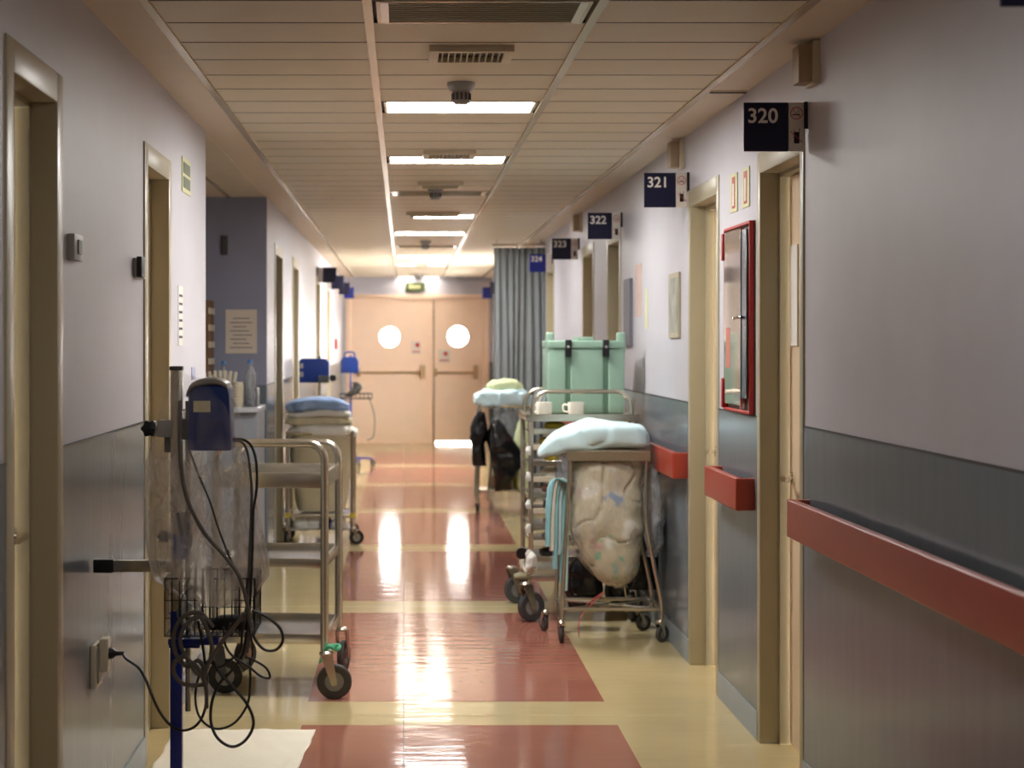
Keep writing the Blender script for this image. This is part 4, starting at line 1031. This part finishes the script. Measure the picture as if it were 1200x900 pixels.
# film overhang on sides
for px, py0, py1, w_, l in ((662, 532, 575, .05, 'turned-down clear bag cuff at the left of the cart rim'), (768, 545, 655, .055, 'grey clear bag hanging at the right of the cart by the wall')):
    b = B(); b.loft([(Cx(px), CY+.12, Cz(py1)), (Cx(px)+.01, CY+.12, Cz(py0*.4+py1*.6)), (Cx(px)-.005, CY+.12, Cz(py0))], [w_*.5, w_, w_*.6], [.06, .1, .1], n=40, sub=10, amp=.02, fr=12, seed=int(px), crease=.006)
    o = b.build('film_bag', M_filmgrey); tag(o, l, 'bag')
# pillow-like blue bundle on top
b = B()
pts = [(634, 534), (641, 528), (658, 520), (688, 513), (720, 511), (745, 512), (757, 515), (765, 519)]
b.loft([(Cx(a), CY+.17, Cz(c)) for a, c in pts], [.07, .13, .18, .20, .20, .20, .18, .08], [.014, .036, .062, .074, .070, .066, .062, .034], u=(0, 1, 0), v=(0, 0, 1), n=72, sub=12, e=3.6, amp=.022, fr=6, seed=12, crease=.012, cfr=5)
o = b.build('blue_sheet_bundle', M_bluecloth); tag(o, 'pale blue sheet bundle lying on top of the near laundry cart', 'bundle')
# hanging turquoise strips
for i in range(6):
    px = 642.5+i*4.6; y = CY+.02+.022*i
    ln = [640, 646, 668, 652, 685, 696][i]
    b = B()
    b.loft([(Cx(667), y, Cz(566)), (Cx(px+9), y-.004, Cz(561)), (Cx(px+3), y-.006, Cz(572)), (Cx(px+.5), y-.004, Cz(600)), (Cx(px), y, Cz(ln))],
           [.010, .012, .014, .0145, .012], [.02, .024, .03, .032, .028], u=(1, 0, .15), v=(0, 1, 0), n=20, sub=8, e=3, amp=.004, fr=20, seed=i)
    o = b.build('hanging_towel', (M_cyan, M_white, M_cyan, M_bluecloth, M_cyan, M_bluecloth)[i])
    tag(o, ['leftmost turquoise towel strip hanging from the near cart', 'pale strip second from left on the near cart', 'turquoise strip third from left on the near cart',
            'pale strip fourth from left on the near cart', 'turquoise strip fifth from left on the near cart', 'pale strip nearest the clear bag on the near cart'][i], 'towel', 'towel strips hanging on the cart')
b = B(); b.tube([(Cx(669), CY, Cz(568)), (Cx(669), CY+.34, Cz(568))], .008, 8); b.build('towel_bar', M_steel, t)
# black bags under/behind
for (px, py0, py1, w_, l, yy) in ((684, 650, 712, .10, 'black bin bag slumped behind the clear bag, left', CY+.42), (752, 600, 690, .10, 'black bin bag behind the cart close to the wall', CY+.46)):
    b = B(); x = Cx(px, yy); z0, z1 = Cz(py1, yy), Cz(py0, yy)
    b.loft([(x, yy, max(z0, .02)), (x, yy, z0*.7+z1*.3), (x, yy, z0*.3+z1*.7), (x, yy, z1)], [w_*.8, w_, w_*.9, w_*.4], [.05, .07, .07, .04], n=40, sub=8, amp=.018, fr=9, seed=px, crease=.008)
    o = b.build('black_bag', M_blackbag); tag(o, l, 'bag')
cable('pink_cord', [(Cx(690), CY+.1, Cz(712)), (Cx(700), CY+.08, Cz(703)), (Cx(708), CY+.07, Cz(698)), (Cx(680), CY-.02, Cz(722)), (Cx(678), CY-.03, .03)], .003, mat('pink_cord', (200, 90, 90), .5), 'thin pinkish red cord trailing under the laundry cart', 'cord')

# ================================================================== TRAY RACK TROLLEY (right)
KY = 9.22
def Kx(px, Y=KY): return (px-473)*Y/2000
def Kz(py, Y=KY): return H-(py-402)*Y/2000
t = thing('tray_rack_trolley', (.97, KY+.3, 0), 'tall steel tray rack trolley behind the laundry cart, right', 'trolley')
xa, xb, ya, yb = Kx(622), Kx(743), KY, KY+.62
zt = Kz(487)
for x in (xa, xb):
    for y in (ya, yb): B().box(x-.013, x+.013, y-.013, y+.013, .22, zt).build('upright', M_steel, t, bevel=.003)
b = B(); b.box(xa-.02, xb+.02, ya-.02, yb+.02, zt-.004, zt+.002); b.box(xa-.02, xb+.02, ya-.024, ya-.016, zt-.03, zt+.008); b.box(xa-.02, xb+.02, yb+.016, yb+.024, zt-.03, zt+.008)
b.box(xa-.024, xa-.018, ya-.02, yb+.02, zt-.03, zt+.008); b.box(xb+.018, xb+.024, ya-.02, yb+.02, zt-.03, zt+.008)
b.build('top_shelf', M_steel, t, smooth=False)
b = B(); b.box(xa-.02, xb+.02, ya-.02, yb+.02, .215, .25); b.build('base_frame', M_steel, t, bevel=.004)
def hoop(y, r=.09):
    zz = Kz(459); b = B()
    pts = [(xa+.01, y, zt), (xa+.01, y, zz-r)]+[(xa+.01+r-r*math.cos(a), y, zz-r+r*math.sin(a)) for a in [PI/2*i/6 for i in range(1, 7)]]
    pts += [(xb-.01-r+r*math.sin(a), y, zz-r+r*math.cos(a)) for a in [PI/2*i/6 for i in range(7)]]+[(xb-.01, y, zt)]
    b.tube(pts, .012, 10); b.build('guard_hoop', M_steel, t)
hoop(ya+.02); hoop(yb-.02)
# tray runners: real rails at both sides with trays
ns = 9
for i in range(ns):
    z = .32+i*(zt-.10-.32)/(ns-1)
    for x0, x1 in ((xa+.01, xa+.035), (xb-.035, xb-.01)): B().box(x0, x1, ya, yb, z-.004, z).build('tray_runner', M_steel, t)
TL = ['topmost food tray in the rack', 'second food tray from the top of the rack', 'third food tray from the top of the rack', 'fourth food tray from the top of the rack', 'fifth food tray from the top of the rack',
      'fourth food tray from the bottom of the rack', 'third food tray from the bottom of the rack', 'second food tray from the bottom of the rack', 'lowest food tray in the rack']
TB = None
for i in range(ns):
    z = .32+(ns-1-i)*(zt-.10-.32)/(ns-1)
    tr_ = thing('food_tray', ((xa+xb)/2, (ya+yb)/2, z), TL[i], 'tray', 'food trays in the rack')
    b = B(); b.box(xa+.014, xb-.014, ya-.012, yb-.1, z+.001, z+.007)
    b.box(xa+.014, xb-.014, ya-.018, ya-.008, z, z+.03); b.build('tray_body', M_steel if i % 2 == 0 else M_cream, tr_, bevel=.002, seg=1)
    ds = random.Random(i)
    for q in range(3):
        xx = xa+.12+q*.19+ds.uniform(-.02, .02); rr = ds.uniform(.045, .06)
        m_ = [M_yellow, M_dgrey, M_cup, mat('dull_pink', (190, 150, 150), .5), M_red, M_grey][ds.randrange(6) if i > 0 else (0, 1, 0)[q]]
        B().lathe([(rr*.6, 0), (rr, .03), (rr*.98, .045), (rr*.6, .058), (.004, .062)], (xx, ya+.09, z+.007), n=18).build('covered_dish', m_, tr_)
for i, (x, y, a) in enumerate(((xa+.0, ya-.02, .5), (xb, ya, 1.0), (xa-.03, yb, .3), (xb-.02, yb, .6))):
    caster(t, x, y, .08, .215, a, w=.035, tyre=M_dgrey)
b = B(); b.loft([(xa-.09, ya+.02, .235), (xa-.05, ya+.02, .24), (xa, ya+.02, .235)], [.05, .06, .05], [.012, .018, .012], u=(0, 1, 0), v=(0, 0, 1), n=20, amp=.001)
lab(b.build('bumper_pad', mat('olive_bumper', (130, 120, 88), .6), t), 'olive corner bumper')
b = B(); b.lathe([(.001, -.012), (.032, -.012), (.032, .012), (.001, .012)], (xa-.035, ya+.2, .34), 'Y', 20); lab(b.build('side_bumper_wheel', M_black, t), 'black round side bumper')
for i, zz in enumerate((.92, .78, .63, .50, .36)):
    b = B(); b.loft([(xa-.012, ya-.02, zz-.025), (xa-.016, ya-.022, zz), (xa-.012, ya-.02, zz+.025)], [.012, .016, .008], [.006, .01, .006], n=12, amp=.003, fr=60, seed=i)
    o = b.build('paper_tag', M_white); tag(o, ['highest white paper tag on the rack upright', 'second highest white paper tag on the rack upright', 'middle white paper tag on the rack upright', 'second lowest white paper tag on the rack upright', 'lowest white paper tag on the rack upright'][i], 'tag', 'white tags on the rack post')
o = B().loft([(xa-.03, ya-.02, .30), (xa+.0, ya-.03, .33), (xa+.03, ya-.03, .31)], [.03, .035, .02], [.03, .045, .03], u=(0, 1, 0), v=(0, 0, 1), n=24, amp=.012, fr=30).build('tissue', M_white)
tag(o, 'crumpled white tissue stuck at the foot of the rack', 'tissue')
# cups
def cup(px, label, flip=1):
    Y = KY+.07; x = Kx(px, Y); c = thing('mug', (x, Y, zt+.002), label, 'cup', 'white mugs on the rack top')
    r = .045; B().lathe([(r*.8, 0), (r*.95, .004), (r, .02), (r, .066), (r*.97, .068), (r*.92, .066), (r*.9, .01), (.004, .008)], (x, Y, zt+.002), n=28).build('mug_body', M_cup, c)
    b = B(); b.tube([(x+flip*r*.95, Y, zt+.055), (x+flip*(r+.022), Y, zt+.055), (x+flip*(r+.026), Y, zt+.035), (x+flip*(r+.018), Y, zt+.02), (x+flip*r*.95, Y, zt+.018)], .0055, 8, 5); b.build('mug_handle', M_cup, c)
cup(637.5, 'white mug at the left end of the rack top', -1); cup(675, 'white mug in front of the green container', -1)
# green insulated container
GY = 9.42
gx0, gx1, gz0, gz1 = Kx(642, GY), Kx(732, GY), zt+.003, H-(399-402)*GY/2000
g = thing('insulated_container', ((gx0+gx1)/2, GY+.2, gz0), 'mint green insulated container with black latches on the rack trolley', 'container')
zl = gz1-.045
B().box(gx0+.006, gx1-.006, GY+.012, GY+.38, gz0, zl).build('container_body', M_greend, g, bevel=.006)
w_ = gx1-gx0
for a, c in ((0, .235), (.30, .725), (.79, 1)):
    B().box(gx0+w_*a, gx0+w_*c, GY, GY+.385, gz0+.002, zl-.002).build('body_panel', M_green, g, bevel=.01, seg=3)
B().box(gx0-.002, gx1+.002, GY-.006, GY+.39, zl, gz1).build('container_lid', M_green, g, bevel=.01, seg=3)
B().box(gx0+w_*.40, gx0+w_*.60, GY+.02, GY+.36, gz1-.004, gz1+.02).build('lid_ridge', M_green, g, bevel=.006)
for x in (gx0-.006, gx1-.036):
    b = B(); b.box(x, x+.042, GY+.0, GY+.1, zl-.02, gz1+.045); b.build('corner_ear', M_green, g, bevel=.012, seg=3)
for q in (.265, .755):
    x = gx0+w_*q; la = B(); la.box(x-.017, x+.017, GY-.018, GY+.01, zl-.045, gz1+.004)
    lo = lab(la.build('latch', M_black, g, bevel=.004), 'black rubber latch')
    B().lathe([(.008, 0), (.006, -.006)], (x, GY-.018, zl+.01), 'Y', 12).build('latch_stud', M_grey, lo)
# small clutter left of container
b = B()
b.tube([(Kx(629, GY), GY+.0, zt+.01), (Kx(631, GY), GY, zt+.06), (Kx(636, GY), GY, zt+.12)], .007, 8, 4)
tag(b.build('ladle', M_chrome), 'chrome utensil standing between mug and green container', 'utensil')
b = B(); b.loft([(Kx(634, GY), GY+.1, zt+.002), (Kx(634, GY), GY+.1, zt+.08), (Kx(635, GY), GY+.1, zt+.13)], [.03, .035, .022], [.03, .035, .02], n=20, amp=.008, fr=20)
tag(b.build('cutlery_bag', M_filmgrey), 'small clear bag of cutlery left of the green container', 'bag')

# ================================================================== FAR BAG CART (right)
FY = 15.1
def Fx(px, Y=FY): return (px-473)*Y/2000
def Fz(py, Y=FY): return H-(py-402)*Y/2000
t = thing('bag_cart', (.87, FY+.2, 0), 'far cart hung with black bags before the grey curtain', 'cart')
xa, xb, ya, yb = Fx(562), Fx(623), FY, FY+.42
b = B()
for y in (ya, yb):
    b.tube([(xa-.02, y, .1), (xa+.01, y, Fz(480)), (xa+.02, y, Fz(476)), (xb-.02, y, Fz(476)), (xb-.01, y, Fz(480)), (xb+.02, y, .1)], .014, 8)
for x in (xa, xb):
    b.tube([(x, ya, Fz(476)), (x, yb, Fz(476))], .012, 8); b.tube([(x, ya, .18), (x, yb, .18)], .012, 8)
b.tube([(xa+.07, ya, .1), (xa+.12, ya, Fz(520))], .012, 8)
b.build('cart_frame', M_steel, t, smooth=False)
B().box(xa-.01, xb+.01, ya, yb, .18, .20).build('lower_shelf', M_steel, t, bevel=.003)
for (px, y) in ((560, ya), (570, ya+.02), (620, ya), (562, yb), (620, yb)): caster(t, Fx(px), y, .045, .10, 1.4, w=.024, tyre=M_black) if px != 570 else None
folded(Fx(557), Fx(624), FY-.02, FY+.44, Fz(478), Fz(455), M_bluecloth, 'pale blue folded sheets on top of the far bag cart', 21, .02, 'bundles on the far bag cart', 'blue_sheet_bundle', .018)
folded(Fx(572), Fx(614), FY+.04, FY+.38, Fz(459), Fz(445), M_greenish, 'pale green folded cloth topmost on the far bag cart', 22, .02, 'bundles on the far bag cart', 'green_cloth_bundle', .012)
for (pts, ru, rv, yy, m_, l, nm) in (
    ([(561, 545), (560, 520), (561, 500), (563, 482)], [.05, .06, .075, .045], [.05, .06, .06, .04], FY-.10, M_blackbag, 'narrow black bag at the left end of the far cart', 'black_bag'),
    ([(583, 574), (590, 558), (592, 535), (584, 512), (580, 490)], [.02, .10, .15, .105, .03], [.02, .08, .10, .08, .03], FY-.12, M_blackbag, 'large shiny black bag hanging in front of the far cart', 'black_bag'),
    ([(600, 556), (597, 530), (598, 505), (600, 482)], [.10, .14, .15, .12], [.10, .13, .13, .12], FY+.17, M_filmgrey, 'grey translucent bag inside the far cart', 'grey_bag'),
    ([(614, 578), (613, 550), (611, 520), (613, 488)], [.04, .075, .09, .04], [.05, .08, .08, .04], FY-.04, M_greenish, 'pale yellow sheet hanging at the right of the far cart', 'hanging_sheet')):
    b = B(); b.loft([(Fx(a), yy, Fz(c)) for a, c in pts], ru, rv, n=44, sub=8, amp=.02, fr=8, seed=len(l), crease=.008, cfr=9)
    tag(b.build(nm, m_), l, 'bag' if 'bag' in nm else 'sheet')
t2 = thing('yellow_bucket', (Fx(610), FY+.15, .0), 'yellow bucket low under the far bag cart', 'bucket')
B().lathe([(.05, 0), (.055, .01), (.062, .15), (.066, .155), (.06, .16), (.005, .158)], (Fx(610), FY+.18, .201), n=20).build('bucket_body', M_yellow, t2)
o = B().box(Fx(576), Fx(600), FY+.05, FY+.3, .202, .32).build('brown_box', M_brown, bevel=.006); tag(o, 'brown carton on the lower shelf of the far cart', 'box')
# red fire point on far left wall
t = thing('fire_call_point', (XL, 22.9, 1.3), 'tiny red alarm call point on far left wall', 'alarm')
B().box(XL, XL+.03, 22.8, 23.0, 1.42, 1.56).build('alarm_body', M_red, t, bevel=.004)
